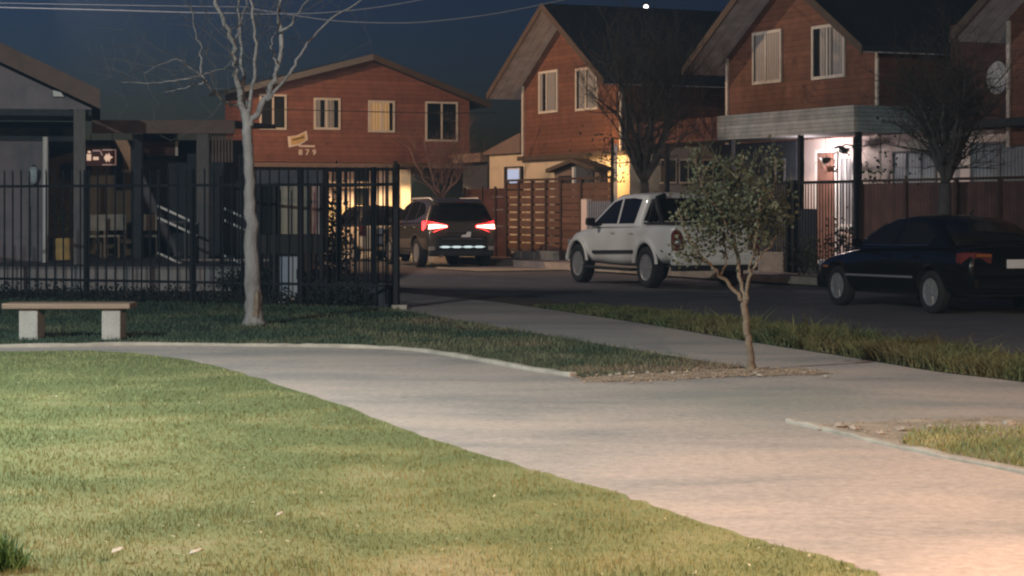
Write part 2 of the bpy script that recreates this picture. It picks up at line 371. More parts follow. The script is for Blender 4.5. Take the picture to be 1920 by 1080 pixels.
# the far side of the street
sheet('far_pavement', [S(20.9, -30), S(22.25, -30), S(22.25, 53), S(20.9, 53)], .09, M['pavement'], .2)
sheet('yard', [S(22.2, -30), S(45, -30), S(45, 53.5), S(22.2, 53.5)], .28, M['rough_concrete'], .4)
sheet('driveway', [S(20.92, 43.6), S(18.5, 43.4), S(18.3, 45.5), S(18.9, 47.2), S(20.92, 47.0)], -.06, M['kerb'])
sheet('far_yard', [S(-30, 62.2), S(60, 62.2), S(60, 90), S(-30, 90)], .02, M['rough_concrete'], .2)

def kerb(name, line, w, h, m):
    mb = MB(); n = len(line); L_ = []
    for i, p in enumerate(line):
        t = (line[min(i+1, n-1)]-line[max(i-1, 0)]).normalized(); s = Vector((-t.y, t.x, 0))
        j = rr.uniform(-.006, .006)
        L_.append([p+s*(-w/2)+Vector((0, 0, -.05)), p+s*(-w/2)+Vector((0, 0, h+j)), p+s*(w/2)+Vector((0, 0, h+j)), p+s*(w/2)+Vector((0, 0, -.05))])
    for r_ in L_: mb.V += [tuple(v) for v in r_]
    for i in range(n-1):
        for k in range(4): mb.Fc.append((i*4+k, i*4+(k+1) % 4, i*4+4+(k+1) % 4, i*4+4+k))
    mb.Fc += [(0, 1, 2, 3), tuple((n-1)*4+k for k in (3, 2, 1, 0))]
    return kind(mb.build(name, m, bevel=.012), 'structure')

kerb('path_kerb', PTOP, .08, .035, M['kerb'])
kerb('edging_kerb', KR, .07, .03, M['kerb'])
kerb('road_kerb', [S(20.84, -30), S(20.84, 0), S(20.84, 43)], .12, .1, M['kerb'])

# ---------------------------------------------------------------- grass blades: one mesh per patch of turf
def inside(poly, x, y):
    c = np.zeros(len(x), bool); n = len(poly); px = np.array([p[0] for p in poly]); py = np.array([p[1] for p in poly])
    j = n-1
    for i in range(n):
        k = ((py[i] > y) != (py[j] > y)) & (x < (px[j]-px[i])*(y-py[i])/(py[j]-py[i]+1e-12)+px[i]); c ^= k; j = i
    return c
def hash_noise(x, y, sc_, seed):
    g = np.random.default_rng(seed).random((64, 64)); fx, fy = x*sc_, y*sc_
    ix, iy = np.floor(fx).astype(int), np.floor(fy).astype(int); tx, ty = fx-ix, fy-iy
    tx, ty = tx*tx*(3-2*tx), ty*ty*(3-2*ty); q = lambda a, b: g[a % 64, b % 64]
    return (q(ix, iy)*(1-tx)+q(ix+1, iy)*tx)*(1-ty)+(q(ix, iy+1)*(1-tx)+q(ix+1, iy+1)*tx)*ty
def blades(name, poly, n, box, hgt, wid, m, z=.01, seed=1, lod=True, lean=.5, patch=0, edge=None):
    g = np.random.default_rng(seed); X = []; Y = []; got = 0
    while got < n:
        k = n*3
        if lod: # denser where the eye stands closest
            u = g.random(k); y = 1/(1/box[2]+(1/box[3]-1/box[2])*u)
        else: y = g.uniform(box[2], box[3], k)
        x = g.uniform(box[0], box[1], k); ok = inside(poly, x, y)
        if patch: ok &= hash_noise(x+40, y+40, 1.6, seed+9) + .5*hash_noise(x+40, y+40, 5, seed+5) > patch*g.random(k)*1.5
        x, y = x[ok], y[ok]; X.append(x); Y.append(y); got += len(x)
    x = np.concatenate(X)[:n]; y = np.concatenate(Y)[:n]
    far = np.clip(y/8, 1, 4) if lod else np.clip(y/16, .8, 2)
    h = hgt*(.45+g.random(n)*.9)*(.6+.8*hash_noise(x+40, y+40, 2.3, seed+2)); w = wid*far*(.6+.8*g.random(n))
    if not lod: h = h*np.clip((31-y)/9, .3, 1)*np.where(g.random(n) < .03, 1.7, 1)
    a = g.random(n)*2*np.pi; la = g.random(n)*2*np.pi; ll = h*lean*g.random(n)*1.6
    dx, dy = np.cos(a)*w/2, np.sin(a)*w/2; lx, ly = np.cos(la)*ll, np.sin(la)*ll
    V = np.empty((n, 5, 3), np.float32)
    V[:, 0] = np.stack([x-dx, y-dy, np.full(n, z)], 1); V[:, 1] = np.stack([x+dx, y+dy, np.full(n, z)], 1)
    V[:, 2] = np.stack([x+dx*.75+lx*.35, y+dy*.75+ly*.35, z+h*.55], 1); V[:, 3] = np.stack([x-dx*.75+lx*.35, y-dy*.75+ly*.35, z+h*.55], 1)
    V[:, 4] = np.stack([x+lx, y+ly, z+h], 1)
    me = bpy.data.meshes.new(name); me.vertices.add(n*5); me.vertices.foreach_set('co', V.ravel())
    me.loops.add(n*7); me.polygons.add(n*2)
    idx = (np.arange(n)*5)[:, None]+np.array([0, 1, 2, 3, 3, 2, 4]); me.loops.foreach_set('vertex_index', idx.ravel().astype(np.int32))
    ls = (np.arange(n)*7)[:, None]+np.array([0, 4]); me.polygons.foreach_set('loop_start', ls.ravel().astype(np.int32))
    me.polygons.foreach_set('loop_total', np.tile(np.array([4, 3], np.int32), n)); me.update(); me.validate()
    me.materials.append(m); o = bpy.data.objects.new(name, me); COL.objects.link(o); return kind(o, 'stuff')
def gravel(name, label, poly, box, n, seed, col):
    g = random.Random(seed); mb = MB(); k = 0
    P0 = [Vector((1, 0, 0)), Vector((-.5, .87, 0)), Vector((-.5, -.87, 0)), Vector((0, 0, .8)), Vector((0, 0, -.3))]
    while k < n:
        x, y = g.uniform(box[0], box[1]), g.uniform(box[2], box[3])
        if not inside(poly, np.array([x]), np.array([y]))[0]: continue
        s = abs(g.gauss(0, .006))+.003; a = g.uniform(0, 6); m_ = Matrix.Rotation(a, 3, 'Z')
        mb.add([Vector((x, y, .008))+(m_ @ Vector((v.x*g.uniform(.6, 1.3), v.y*g.uniform(.6, 1.3), v.z)))*s for v in P0], [(0, 1, 3), (1, 2, 3), (2, 0, 3), (1, 0, 4), (2, 1, 4), (0, 2, 4)]); k += 1
    return tag(kind(mb.build(name, mat(name+'_grit', col, .95, .45, 9, .2)), 'stuff'), label, 'gravel')
gravel('gravel', 'loose tan grit around the foot of the leafy tree', g2([(1060, 711), (1150, 700), (1240, 694), (1400, 687), (1500, 690), (1590, 702), (1400, 709), (1290, 714), (1200, 720), (1110, 722)]), (.4, 3.3, 15.5, 18.6), 1100, 61, (.27, .21, .155))
gravel('gravel', 'loose pale grit on the dirt behind the right hand kerb', KR + rough(E_UP)[:-8], (1.2, 6, 9.5, 14.2), 900, 62, (.28, .24, .19))
L_IN = [p+Vector((-.03, -.02, 0)) for p in EDGE] + LAWN[len(EDGE):]
tag(blades('lawn_grass', L_IN, 190000, (-6.5, 3, 6.6, 20.5), .02, .003, M['blade'], .011, 1), 'short patchy green and yellow grass of the near lawn', 'grass')
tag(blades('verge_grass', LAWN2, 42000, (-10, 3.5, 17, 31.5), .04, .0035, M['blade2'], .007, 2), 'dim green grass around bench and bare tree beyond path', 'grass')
tag(blades('roadside_plants', VERGE, 46000, (-2, 8, 11, 34), .125, .013, M['verge_blade'], .004, 3, False, 1.1, .6), 'tall leafy ground cover in long bed along the road edge', 'ground cover')
tag(blades('patch_grass', GP, 6000, (2, 6.5, 9, 16), .05, .005, M['blade'], .011, 4, True, .6, .8), 'small grass patch in dirt behind the right hand kerb', 'grass')
# ---------------------------------------------------------------- houses
class Frame:
    """a house's own axes: x along its front (left to right), y into it"""
    def __init__(s, o, rz): s.o = Vector(o); s.rz = rz; s.x = Vector((math.cos(rz), math.sin(rz), 0)); s.y = Vector((-math.sin(rz), math.cos(rz), 0))
    def at(s, px, py, yl=0):
        d = Vector(((px-960)/F, 1, -(py-YH)/F)); e = Vector((0, 0, H)); q = s.o+s.y*yl
        t = (q-e).dot(s.y)/d.dot(s.y); w = e+d*t-s.o; return w.dot(s.x), w.z+s.o.z*0
def window(par, x0, x1, z0, z1, y=0, pane='glass', cur=None, mull=(.5,), fw=.07, fm='trim', cut=None, name='window', sill=False):
    """frame (part) with pane and mullions; the wall behind stays closed, the pane sits in a shallow reveal"""
    mb = MB()
    t, d = y-.05, y-.002
    mb.box(x0, x1, t, d, z1-fw, z1).box(x0, x1, t, d, z0, z0+fw).box(x0, x0+fw, t, d, z0+fw, z1-fw).box(x1-fw, x1, t, d, z0+fw, z1-fw)
    for k in mull:
        xm = x0+(x1-x0)*k; mb.box(xm-fw*.45, xm+fw*.45, t+.006, d, z0+fw, z1-fw)
    if sill: mb.box(x0-.06, x1+.06, y-.1, d, z0-.05, z0-.002)
    w = mb.build(name, M[fm], par, bevel=.006)
    MB().box(x0+fw*.8, x1-fw*.8, y-.028, y-.004, z0+fw*.8, z1-fw*.8).build('pane', M['glass' if cur else pane], w)
    if cur:
        cb = MB(); a_, b_ = x0+fw, x1-fw
        for p, q in cur: cb.box(a_+(b_-a_)*p, a_+(b_-a_)*q, y-.034, y-.0285, z0+fw, z1-fw)
        cb.build('curtain', M[pane], w)
    return w
def gable_shell(par, W, dep, z0, zw, zl, za, a, b, up, low, wing=None, roof='roof', soffit='soffit', barge=.2, backo=.3, sof_dep=None):
    k = (za-zl)/(W/2)
    MB().prism([(0, 0, zw), (W, 0, zw), (W, 0, zl), (W/2, 0, za), (0, 0, zl)], (0, dep, 0)).build('upper_wall', M[up], par)
    MB().box(.03, W-.03, .06, dep-.05, z0, zw-.003).build('lower_wall', M[low], par)
    ze = zl-b*k; c = .03
    rf = MB()
    for s in (-1, 1):
        f = lambda x: W/2+s*x
        rf.prism([(f(W/2+b), -a, ze+c), (f(.0), -a, za+c), (f(.0), -a, za+c+.12), (f(W/2+b), -a, ze+c+.12)], (0, dep+a+backo, 0))
    rf = rf.build('roof', M[roof], par)
    sf = MB()
    for s in (-1, 1):
        f = lambda x: W/2+s*x
        sf.prism([(f(W/2+b-.01), -a+.01, ze+.002), (f(.0), -a+.01, za+.002), (f(.0), -a+.01, za+.024), (f(W/2+b-.01), -a+.01, ze+.024)], (0, a-.02, 0))
        sf.prism([(f(W/2+b-.01), 0, ze+.002), (f(W/2+.01), 0, zl-.005), (f(W/2+.01), 0, zl+.018), (f(W/2+b-.01), 0, ze+.024)], (0, dep, 0))
    sf.build('soffit', M[soffit], par)
    for s in (-1, 1):
        f = lambda x: W/2+s*x
        MB().prism([(f(W/2+b), -a-.035, ze+.16-barge), (f(.0), -a-.035, za+.16-barge), (f(.0), -a-.035, za+.165), (f(W/2+b), -a-.035, ze+.165)], (0, .033, 0)).build('barge_board', M['barge'], par)
    return k, ze
RZH = -R(66)
def row_house(name, label, s, W=6.3, dep=9, z0=.28, zw=2.6, zl=5.05, za=6.95, a=.85, b=.7, up='wood_orange', low='cream', right_trim=True):
    fr = Frame(S(24.5, s), RZH); h = thing(name, label, 'house', fr.o, RZH, 'gabled timber houses in a row')
    gable_shell(h, W, dep, z0, zw, zl, za, a, b, up, low)
    MB().box(-.04, .05, -.045, -.003, zw-.02, zl-.06).build('corner_trim', M['trim'], h)
    if right_trim: MB().box(W-.05, W+.04, -.045, -.003, zw-.02, zl-.06).build('corner_trim', M['trim'], h)
    return h, fr
def px_window(h, fr, l, t, r_, b_, pane='curtain', yl=0, **k):
    x0, z1 = fr.at(l, t, yl); x1, _ = fr.at(r_, t, yl); _, z0 = fr.at(l, b_, yl)
    return window(h, x0, x1, z0, z1, yl, pane, **k)

# middle house -------------------------------------------------------
hm, fm = row_house('gabled_house', 'middle timber house with cream ground floor and two white framed gable windows', 48.6+5.6, zw=2.86)
px_window(hm, fm, 1012, 135, 1047, 214, mull=(.42,), cur=((0, .18), (.46, .93)))
px_window(hm, fm, 1081, 129, 1122, 209, mull=(.48,), cur=((.12, .44), (.56, 1)))
wl = fm.at(915, 300)[0]
MB().box(wl, -.001, .05, 5, .28, 3.05).build('side_wing_wall', M['cream'], hm)
MB().prism([(wl-.15, -.1, 3.04), (-.06, -.1, 3.04), (-.06, -.1, 3.62), (wl-.15, -.1, 3.12)], (0, 5.2, 0)).build('lean_to_roof', M['fascia_brown'], hm)
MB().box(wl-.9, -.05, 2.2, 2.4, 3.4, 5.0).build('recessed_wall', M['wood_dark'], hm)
x0, z1 = fm.at(946, 313); x1, z0 = fm.at(979, 345)
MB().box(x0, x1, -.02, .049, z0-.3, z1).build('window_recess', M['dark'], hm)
xa, za_ = fm.at(955, 318); xb, zb_ = fm.at(976, 341)
w_ = MB().box(xa-.03, xb+.03, -.05, -.022, zb_-.2, za_+.04).build('window', M['trim'], hm); MB().box(xa, xb, -.06, -.051, zb_-.18, za_).build('pane', M['blue_lit'], w_)
xr = fm.at(1182, 300)[0]
MB().box(6.28, xr, -.02, 4, .28, 2.85).build('porch_end_wall', M['cream'], hm)
MB().box(-.2, xr+.05, -.12, -.05, 2.8, 2.93).build('storey_band', M['barge'], hm)
# small gabled porch in its yard
pf = Frame(S(23.3, 0), RZH)
x0 = pf.at(1032, 320)[0]; x1 = pf.at(1124, 320)[0]; xm = pf.at(1080, 300)[0]
gz = pf.at(1088, 302)[1]; ez = pf.at(1032, 322)[1]
pp = thing('garden_shed', 'small shed with brown gabled roof behind the slatted timber fence', 'shed', S(23.3, 0), RZH)
MB().box(x0+.15, x1-.12, .05, .3, .28, ez+.02).build('wall', M['fascia_brown'], pp)
MB().prism([(x0+.15, .05, ez+.02), (x1-.12, .05, ez+.02), (xm, .05, gz-.06)], (0, .24, 0)).build('gable', M['brown'], pp)
for s_, e_ in ((x0, xm), (x1, xm)):
    MB().prism([(s_, -.15, ez-.03), (e_, -.15, gz-.03), (e_, -.15, gz+.07), (s_, -.15, ez+.07)], (0, .5, 0)).build('roof', M['barge'], pp)
MB().box(xm+.0, x1-.4, .0, .048, .5, ez+.12).build('opening', M['dark_blue'], pp)
MB().box(x0+.5, xm-.25, .0, .048, .5, ez-.12).build('opening', M['dark'], pp)
MB().box(xm-.2, xm-.1, -.02, .047, .5, ez+.1).build('post', M['white'], pp)

# right house with carport -------------------------------------------
hr, f2 = row_house('carport_house', 'right timber house with white clad carport and lit front door', 42.3, low='pink', zw=2.95)
px_window(hr, f2, 1413, 62, 1467, 160, mull=(.46,), fw=.075, cur=((.06, .42), (.5, .96)))
px_window(hr, f2, 1524, 50, 1586, 151, mull=(.47,), fw=.075, cur=((.22, .4), (.53, .62), (.66, 1)))
MB().box(6.29, 13, .08, 7, .28, 2.95).build('wing_wall', M['pink'], hr)
MB().box(6.29, 13.2, -.3, 7.2, 2.97, 3.12).build('wing_roof', M['roof'], hr)
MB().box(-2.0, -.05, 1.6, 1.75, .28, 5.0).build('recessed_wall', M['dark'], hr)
CO = -1.9    # carport front, house axis y
cx0 = f2.at(1236, 240, CO)[0]; cx1 = f2.at(1345, 240, CO)[0]; cx2 = f2.at(1601, 240, CO)[0]
MB().box(cx1, cx2, CO, CO+.08, 2.93, 3.46).build('fascia', M['fascia_white'], hr)
MB().box(cx0-1.3, cx1-.004, CO+.01, CO+.08, 2.93, 3.46).build('fascia', M['wood_red'], hr)['label'] = 'orange brown timber fascia'
MB().box(cx2-.08, cx2, CO+.081, -.02, 2.93, 3.46).build('fascia', M['fascia_shaded'], hr)['label'] = 'white side fascia with bluish shade in its colour'
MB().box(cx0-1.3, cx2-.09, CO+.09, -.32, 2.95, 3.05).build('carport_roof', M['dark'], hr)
for q in (cx2-.06, f2.at(1490, 300, CO)[0], f2.at(1362, 300, CO)[0], cx0+.1):
    MB().box(q-.05, q+.05, CO+.1, CO+.2, .28, 2.93).build('carport_post', M['iron'], hr)
# under the carport: dim panels left, lit doorway
lx = f2.at(1515, 300)[0]
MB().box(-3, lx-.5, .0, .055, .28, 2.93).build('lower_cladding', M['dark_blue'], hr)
for l, r_ in ((1240, 1272), (1276, 1310), (1320, 1360), (1440, 1474)):
    px_window(hr, f2, l, 298, r_, 345, 'glass', mull=(.5,), fm='post', fw=.05)
dx0, dz1 = f2.at(1535, 287, .04); dx1 = f2.at(1569, 287, .04)[0]
d_ = MB().box(dx0, dx1, .0, .055, .3, dz1).build('front_door', M['door'], hr)
MB().ball((dx1-.08, -.02, 1.25), .03).build('handle', M['chrome'], d_)
MB().box(dx0-.07, dx0-.002, -.02, .052, .3, dz1+.07).box(dx1+.002, dx1+.07, -.02, .052, .3, dz1+.07).box(dx0-.001, dx1+.001, -.02, .052, dz1+.003, dz1+.07).build('door_frame', M['white'], hr)
px_window(hr, f2, 1576, 292, 1603, 425, 'curtain', mull=(.45,), fm='white', fw=.06, sill=True)
px_window(hr, f2, 1676, 284, 1758, 352, 'curtain_blue', yl=.08, mull=(.33, .66), fm='post', fw=.05)
px_window(hr, f2, 1822, 268, 1935, 352, 'curtain_blue', yl=.08, mull=(.5,), fm='post', fw=.05)
lp = f2.at(1574, 277, -.35)
lamp_pos = f2.o + f2.x*lp[0] + f2.y*(-.35) + Vector((0, 0, lp[1]))
pl = MB().tube([(lp[0], .03, lp[1]+.05), (lp[0], -.2, lp[1]+.07), (lp[0], -.3, lp[1]+.03)], .015).lathe([(.03, .02), (.16, -.05)], (lp[0], -.35, lp[1]+.03), 'Z', 14).build('porch_lamp', M['plastic'], hr)
MB().ball((lp[0], -.35, lp[1]-.035), .05).build('bulb', M['lamp_warm'], pl)
# hanging pots by the door
for i, (px, py) in enumerate(((1548, 296), (1583, 278), (1556, 312))):
    x_, z_ = f2.at(px, py, -.5); c = f2.o+f2.x*x_+f2.y*-.5
    t = thing('hanging_pot', ['dark trailing plant hung left of the porch lamp', 'dark round pot hung above and right of the porch lamp', 'small pale pot hung lowest before the front door'][i], 'plant pot', (c.x, c.y, z_), RZH, 'pots hung in the carport')
    MB().lathe([(.05, -.12), (.13, .0), (.12, .0), (.02, -.02)], (0, 0, 0), 'Z', 14).build('pot', M['terracotta' if i == 2 else 'plastic'], t, smooth=True)
    MB().tube([(0, 0, 0), (0, 0, 2.94-z_)], .006, 5).build('cord', M['cable_black'], t)
    lf = MB()
    for k in range(26):
        v = Vector((rnd.gauss(0, .11), rnd.gauss(0, .08), rnd.gauss(-.02, .05))); e = Vector((rnd.uniform(-.05, .05), rnd.uniform(-.03, .03), rnd.uniform(-.06, .03)))
        lf.add([v, v+e, v+e*1.2+Vector((.03, .01, -.03)), v+Vector((.02, 0, -.04))], [(0, 1, 2, 3)])
    lf.build('foliage', M['leaf_dark'], t)

# far right house -----------------------------------------------------
h3, f3 = row_house('neighbour_house', 'dark red timber house cut off by the right edge with satellite dish', S(0, 0).x + 31.6, right_trim=False)
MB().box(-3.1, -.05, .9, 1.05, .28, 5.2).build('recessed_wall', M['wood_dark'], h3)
dx, dz = f3.at(1878, 146, .7)
ds = MB().lathe([(.001, .0), (.15, -.02), (.28, -.07), (.33, -.11), (.325, -.115), (.27, -.075), (.001, -.01)], (dx, .7, dz), 'Y', 22).build('satellite_dish', M['dish'], h3, smooth=True)
MB().bar((dx, .72, dz), (dx, .9, dz-.15), .04, .04).bar((dx, .7, dz-.28), (dx, .25, dz-.1), .02, .02).build('bracket', M['post'], ds)

# house closing the end of the street -----------------------------------
a0 = Vector(((690-960)/F*68, 68, 0)); f0 = Frame(a0, R(24))
xl = f0.at(476, 200)[0]; xrr = f0.at(880, 200)[0]; Wd = xrr-xl
f0 = Frame(a0+f0.x*xl, R(24))
h0 = thing('end_house', 'wide low pitched reddish house across the end of the street', 'house', f0.o, R(24))
apx, apz = f0.at(690, 112); zl0 = f0.at(470, 165)[1]; zr0 = f0.at(880, 190)[1]; zw0 = f0.at(690, 304)[1]
MB().prism([(0, 0, zw0), (Wd, 0, zw0), (Wd, 0, zr0), (apx, 0, apz), (0, 0, zl0)], (0, 3.4, 0)).build('upper_wall', M['wood_red'], h0)
def slab(nm, pts, y0, y1, t, m):
    return MB().prism([(pts[0][0], y0, pts[0][1]), (pts[1][0], y0, pts[1][1]), (pts[1][0], y0, pts[1][1]+t), (pts[0][0], y0, pts[0][1]+t)], (0, y1-y0, 0)).build(nm, M[m], h0)
kl = (apz-zl0)/apx; kr_ = (apz-zr0)/(Wd-apx)
slab('roof', ((-.5, zl0-.5*kl+.01), (apx, apz+.01)), -.5, 3.6, .12, 'roof'); slab('roof', ((Wd+.6, zr0-.6*kr_+.01), (apx, apz+.01)), -.5, 3.6, .12, 'roof')
slab('barge_board', ((-.5, zl0-.5*kl-.04), (apx, apz-.04)), -.535, -.503, .2, 'post'); slab('barge_board', ((Wd+.6, zr0-.6*kr_-.04), (apx, apz-.04)), -.535, -.503, .2, 'barge')
for l, t, r_, b_, pn, mu, fw in ((400, 176, 537, 243, 'glass', (.5,), .07), (588, 183, 638, 243, 'curtain', (.47,), .075), (690, 188, 740, 248, 'curtain_warm', (.5,), .08), (797, 190, 858, 265, 'glass', (.5,), .07)):
    if l < 452: l = 486
    px_window(h0, f0, l, t, r_, b_, pn, mull=mu, fw=fw, cur=((0, .2), (.38, .8)) if pn == 'curtain' else ((0, .84),) if pn == 'curtain_warm' else None)
# number and plaque on the wall
nx, nz = f0.at(576, 285)
for ch, px in (('8', 563), ('7', 576), ('9', 589)):
    text_part('numeral', ch, .26, M['letter'], h0, (f0.at(px, 285)[0], -.02, f0.at(px, 286)[1]), ext=.015)
bx0 = f0.at(560, 275)[0]; bx1 = f0.at(590, 275)[0]; bz = f0.at(575, 274)[1]
MB().box(bx0, bx1, -.03, -.003, bz-.03, bz+.03).build('number_bar', M['letter'], h0)
q = [f0.at(*p) for p in ((539, 256), (556, 254), (575, 245), (577, 262), (562, 272), (541, 277))]
pq = MB().prism([(x, -.04, z) for x, z in q], (0, .036, 0)).build('plaque', M['letter'], h0, bevel=.01)
c_ = Vector((sum(x for x, z in q)/6, 0, sum(z for x, z in q)/6))
MB().prism([(c_.x+(x-c_.x)*.74, -.055, c_.z+(z-c_.z)*.68) for x, z in q], (0, .014, 0)).build('plaque_face', M['yellow'], pq)
MB().prism([(c_.x-.2, -.062, c_.z-.06), (c_.x+.2, -.062, c_.z+.05), (c_.x+.2, -.062, c_.z+.1), (c_.x-.2, -.062, c_.z-.01)], (0, .006, 0)).build('plaque_stripe', M['barge'], pq)
# ground floor: garage openings between pale piers
def pier(l, r_, t, b_, m, y=0, nm='pier', d=.25):
    x0, z1 = f0.at(l, t, y); x1, _ = f0.at(r_, t, y); _, z0 = f0.at(l, b_, y); z0 = max(z0, .02)
    return MB().box(x0, x1, y, y+d, z0, z1).build(nm, M[m], h0)
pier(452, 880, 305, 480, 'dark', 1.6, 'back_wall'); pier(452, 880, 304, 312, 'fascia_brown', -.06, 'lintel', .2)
pier(752, 770, 318, 470, 'cream', -.02); pier(696, 722, 320, 395, 'pink', .9, 'inner_door'); pier(728, 746, 320, 395, 'cream', .9, 'inner_door')
for px in (608, 630, 652): pier(px, px+15, 322, 470, 'pink', 1.3, 'inner_door')
pier(600, 700, 340, 352, 'cream', .6, 'shelf'); pier(612, 680, 385, 470, 'cream', 1.2, 'inner_wall')
for l, r_ in ((492, 512), (516, 548), (554, 572)): pier(l, r_, 345, 450, 'curtain', 1.45, 'window')
pier(580, 588, 352, 460, 'pink', -.02); pier(593, 604, 352, 460, 'pink', -.02)
bulb0 = f0.o + f0.x*f0.at(706, 330)[0] + f0.y*-2.4 + Vector((0, 0, 2.6))
cl = MB().box(f0.at(735, 310)[0], f0.at(790, 310)[0], -1.1, -.06, zw0-.12, zw0-.05).build('porch_canopy', M['barge'], h0)
# long low wall and roof to its right, behind the reddish tree
b2 = thing('side_garage', 'low dark garage with pale eaves between the end house and cream wall', 'garage', S(24.6, 59.5), RZH)
fb = Frame(S(24.6, 59.5), RZH); gx0 = fb.at(868, 320)[0]; gx1 = fb.at(914, 320)[0]; gz = fb.at(890, 305)[1]
MB().box(gx0, gx1, 0, 4, .28, gz).build('wall', M['dark_blue'], b2); MB().box(gx0-.4, gx1, -.25, 4.1, gz+.003, gz+.28).build('roof', M['fascia_brown'], b2)
MB().box(gx0+.2, gx1-.3, -.05, -.003, gz-.95, gz-.88).build('shelf_board', M['post'], b2)

# ---------------------------------------------------------------- fences of the row
def fence_frame(o_): return Frame(S(o_, 0), RZH)
ff = fence_frame(22.1)
def fx(px, py=400): return ff.at(px, py)
# slatted timber gate fence of the middle house
t = thing('slatted_fence', 'slatted reddish timber fence on a stone footing before the middle house', 'fence', S(22.1, 0), RZH)
x0, z1 = fx(950, 340); x1 = fx(1146, 340)[0]; zt = 2.08
def slats(x0, x1, z0, zt, nm, gaps):
    mb = MB(); z = z0
    while z < zt-.05:
        h_ = min(.165, zt-z); mb.box(x0, x1, rnd.uniform(-.004, .004), .03, z, z+h_-.0); z += .165+gaps
    return mb.build(nm, M['fence_red'], t)
px_l = [950, 973, 998, 1024, 1052, 1090, 1146]
for i in range(len(px_l)-1):
    a_, b_ = fx(px_l[i])[0], fx(px_l[i+1])[0]
    slats(a_+.05, b_-.05, .32, zt if i != 5 else zt, 'slat_panel', .035 if i < 4 else .008)
    MB().box(a_-.05, a_+.05, -.03, .06, .1, zt+.04).build('post', M['iron_brown'], t)
MB().box(x0-.05, x1+.05, -.04, .08, zt+.045, zt+.1).build('cap_rail', M['iron_brown'], t)
for l, r_ in ((972, 990), (993, 1015), (1018, 1050)):
    MB().box(fx(l)[0], fx(r_)[0], -.22, .15, .05, .30+rnd.uniform(-.04, .03)).build('footing_stone', M['stone'], t, bevel=.03)
# darker board fence continuing left
t2 = thing('dark_fence', 'dark reddish board fence beside the brake lights of the dark car', 'fence', S(22.1, 0), RZH)
xa = fx(870)[0]; MB().box(xa, x0-.08, .0, .04, .1, 1.95).build('board_panel', M['wood_dark'], t2)
for px in (872, 905, 930): MB().box(fx(px)[0]-.05, fx(px)[0]+.05, -.04, -.001, .1, 2.0).build('post', M['iron_brown'], t2)
for z in (.9, 1.35, 1.7): MB().box(fx(925)[0], fx(945)[0], -.02, -.002, z, z+.03).build('rail', M['post'], t2)
# pale slatted metal gate seen over the pickup bonnet
t3 = thing('pale_gate', 'small bluish white barred gate beside a pink pillar over the pickup bonnet', 'gate', S(21.9, 0), RZH)
fg = fence_frame(21.9); a_, b_ = fg.at(1102, 376)[0], fg.at(1150, 376)[0]; zt_ = fg.at(1120, 377)[1]
mb = MB(); n_ = 11
for i in range(n_): mb.box(a_+(b_-a_)*i/n_, a_+(b_-a_)*(i+.55)/n_, 0, .02, .3, zt_)
mb.build('bars', M['box_white'], t3); MB().box(a_, b_, .021, .05, zt_-.25, zt_-.2).box(a_, b_, .021, .05, .4, .45).build('rail', M['box_white'], t3)
MB().box(fg.at(1091, 376)[0], a_-.02, -.02, .1, .1, zt_+.05).build('pillar', M['pink'], t3)
# slim pole by the pickup
c = S(21.6, 0)+Vector((0, 0, 0)); fp = fence_frame(21.6); xq = fp.at(1148, 300)[0]; w = fp.o+fp.x*xq
t4 = thing('utility_post', 'slim two tone post rising behind the pickup windscreen', 'post', (w.x, w.y, .09))
MB().tube([(0, 0, 0), (0, 0, fp.at(1148, 258)[1]-.09)], .04, 10).build('pole', M['iron'], t4); MB().box(.045, .12, -.04, .03, 0, fp.at(1148, 270)[1]-.09).build('strip', M['trim'], t4)
# iron railing with gate before the lit door, red board fence to the right
t5 = thing('iron_railing', 'black iron railing and gate before the lit front door', 'fence', S(22.0, 0), RZH)
fi = fence_frame(22.0); a_, b_ = fi.at(1438, 400)[0], fi.at(1608, 400)[0]; zt_ = fi.at(1560, 344)[1]
mb = MB(); n_ = int((b_-a_)/.105)
for i in range(n_): mb.box(a_+i*.105, a_+i*.105+.016, 0, .016, .3, zt_)
mb.build('bars', M['iron'], t5); MB().box(a_, b_, -.015, .03, zt_+.001, zt_+.06).box(a_, b_, -.015, .03, .24, .298).build('rail', M['iron'], t5)
for px in (1478, 1490, 1606): q = fi.at(px, 400)[0]; MB().box(q-.045, q+.045, -.05, .05, .08, zt_+(.08 if px < 1500 else .9)).build('post', M['iron'], t5)
q0, q1 = fi.at(1479, 400)[0], fi.at(1527, 400)[0]
MB().box(q0+.05, q1, .035, .07, .1, zt_-.5).build('solid_panel', M['dark_blue'], t5)
t6 = thing('board_fence', 'reddish brown vertical board fence behind the black sedan', 'fence', S(22.1, 0), RZH)
a_, b_ = fx(1611)[0], fx(2100)[0]; zt_ = fx(1750, 342)[1]
MB().box(a_, b_, .0, .04, .2, zt_).build('board_panel', M['fence_brown'], t6)
for px in (1617, 1700, 1795, 1878, 1960): MB().box(fx(px)[0]-.04, fx(px)[0]+.04, -.05, -.001, .1, zt_+.03).build('post', M['iron_brown'], t6)
MB().box(a_, b_, -.01, .05, zt_+.032, zt_+.08).build('cap_rail', M['iron_brown'], t6)
MB().box(fi.at(1608, 400)[0]+.02, a_-.02, -.03, .05, .1, zt_-.2).build('pale_post', M['white'], t6)
# low pale wall stub under the railing at left
t7 = thing('low_wall', 'low pale brick stub wall seen under the leafy tree branches', 'wall', S(21.95, 0), RZH)
fw_ = fence_frame(21.95); a_, b_ = fw_.at(1424, 490)[0], fw_.at(1468, 490)[0]
MB().box(a_, b_, 0, .15, .05, .5).build('wall_block', M['stone'], t7, bevel=.02)
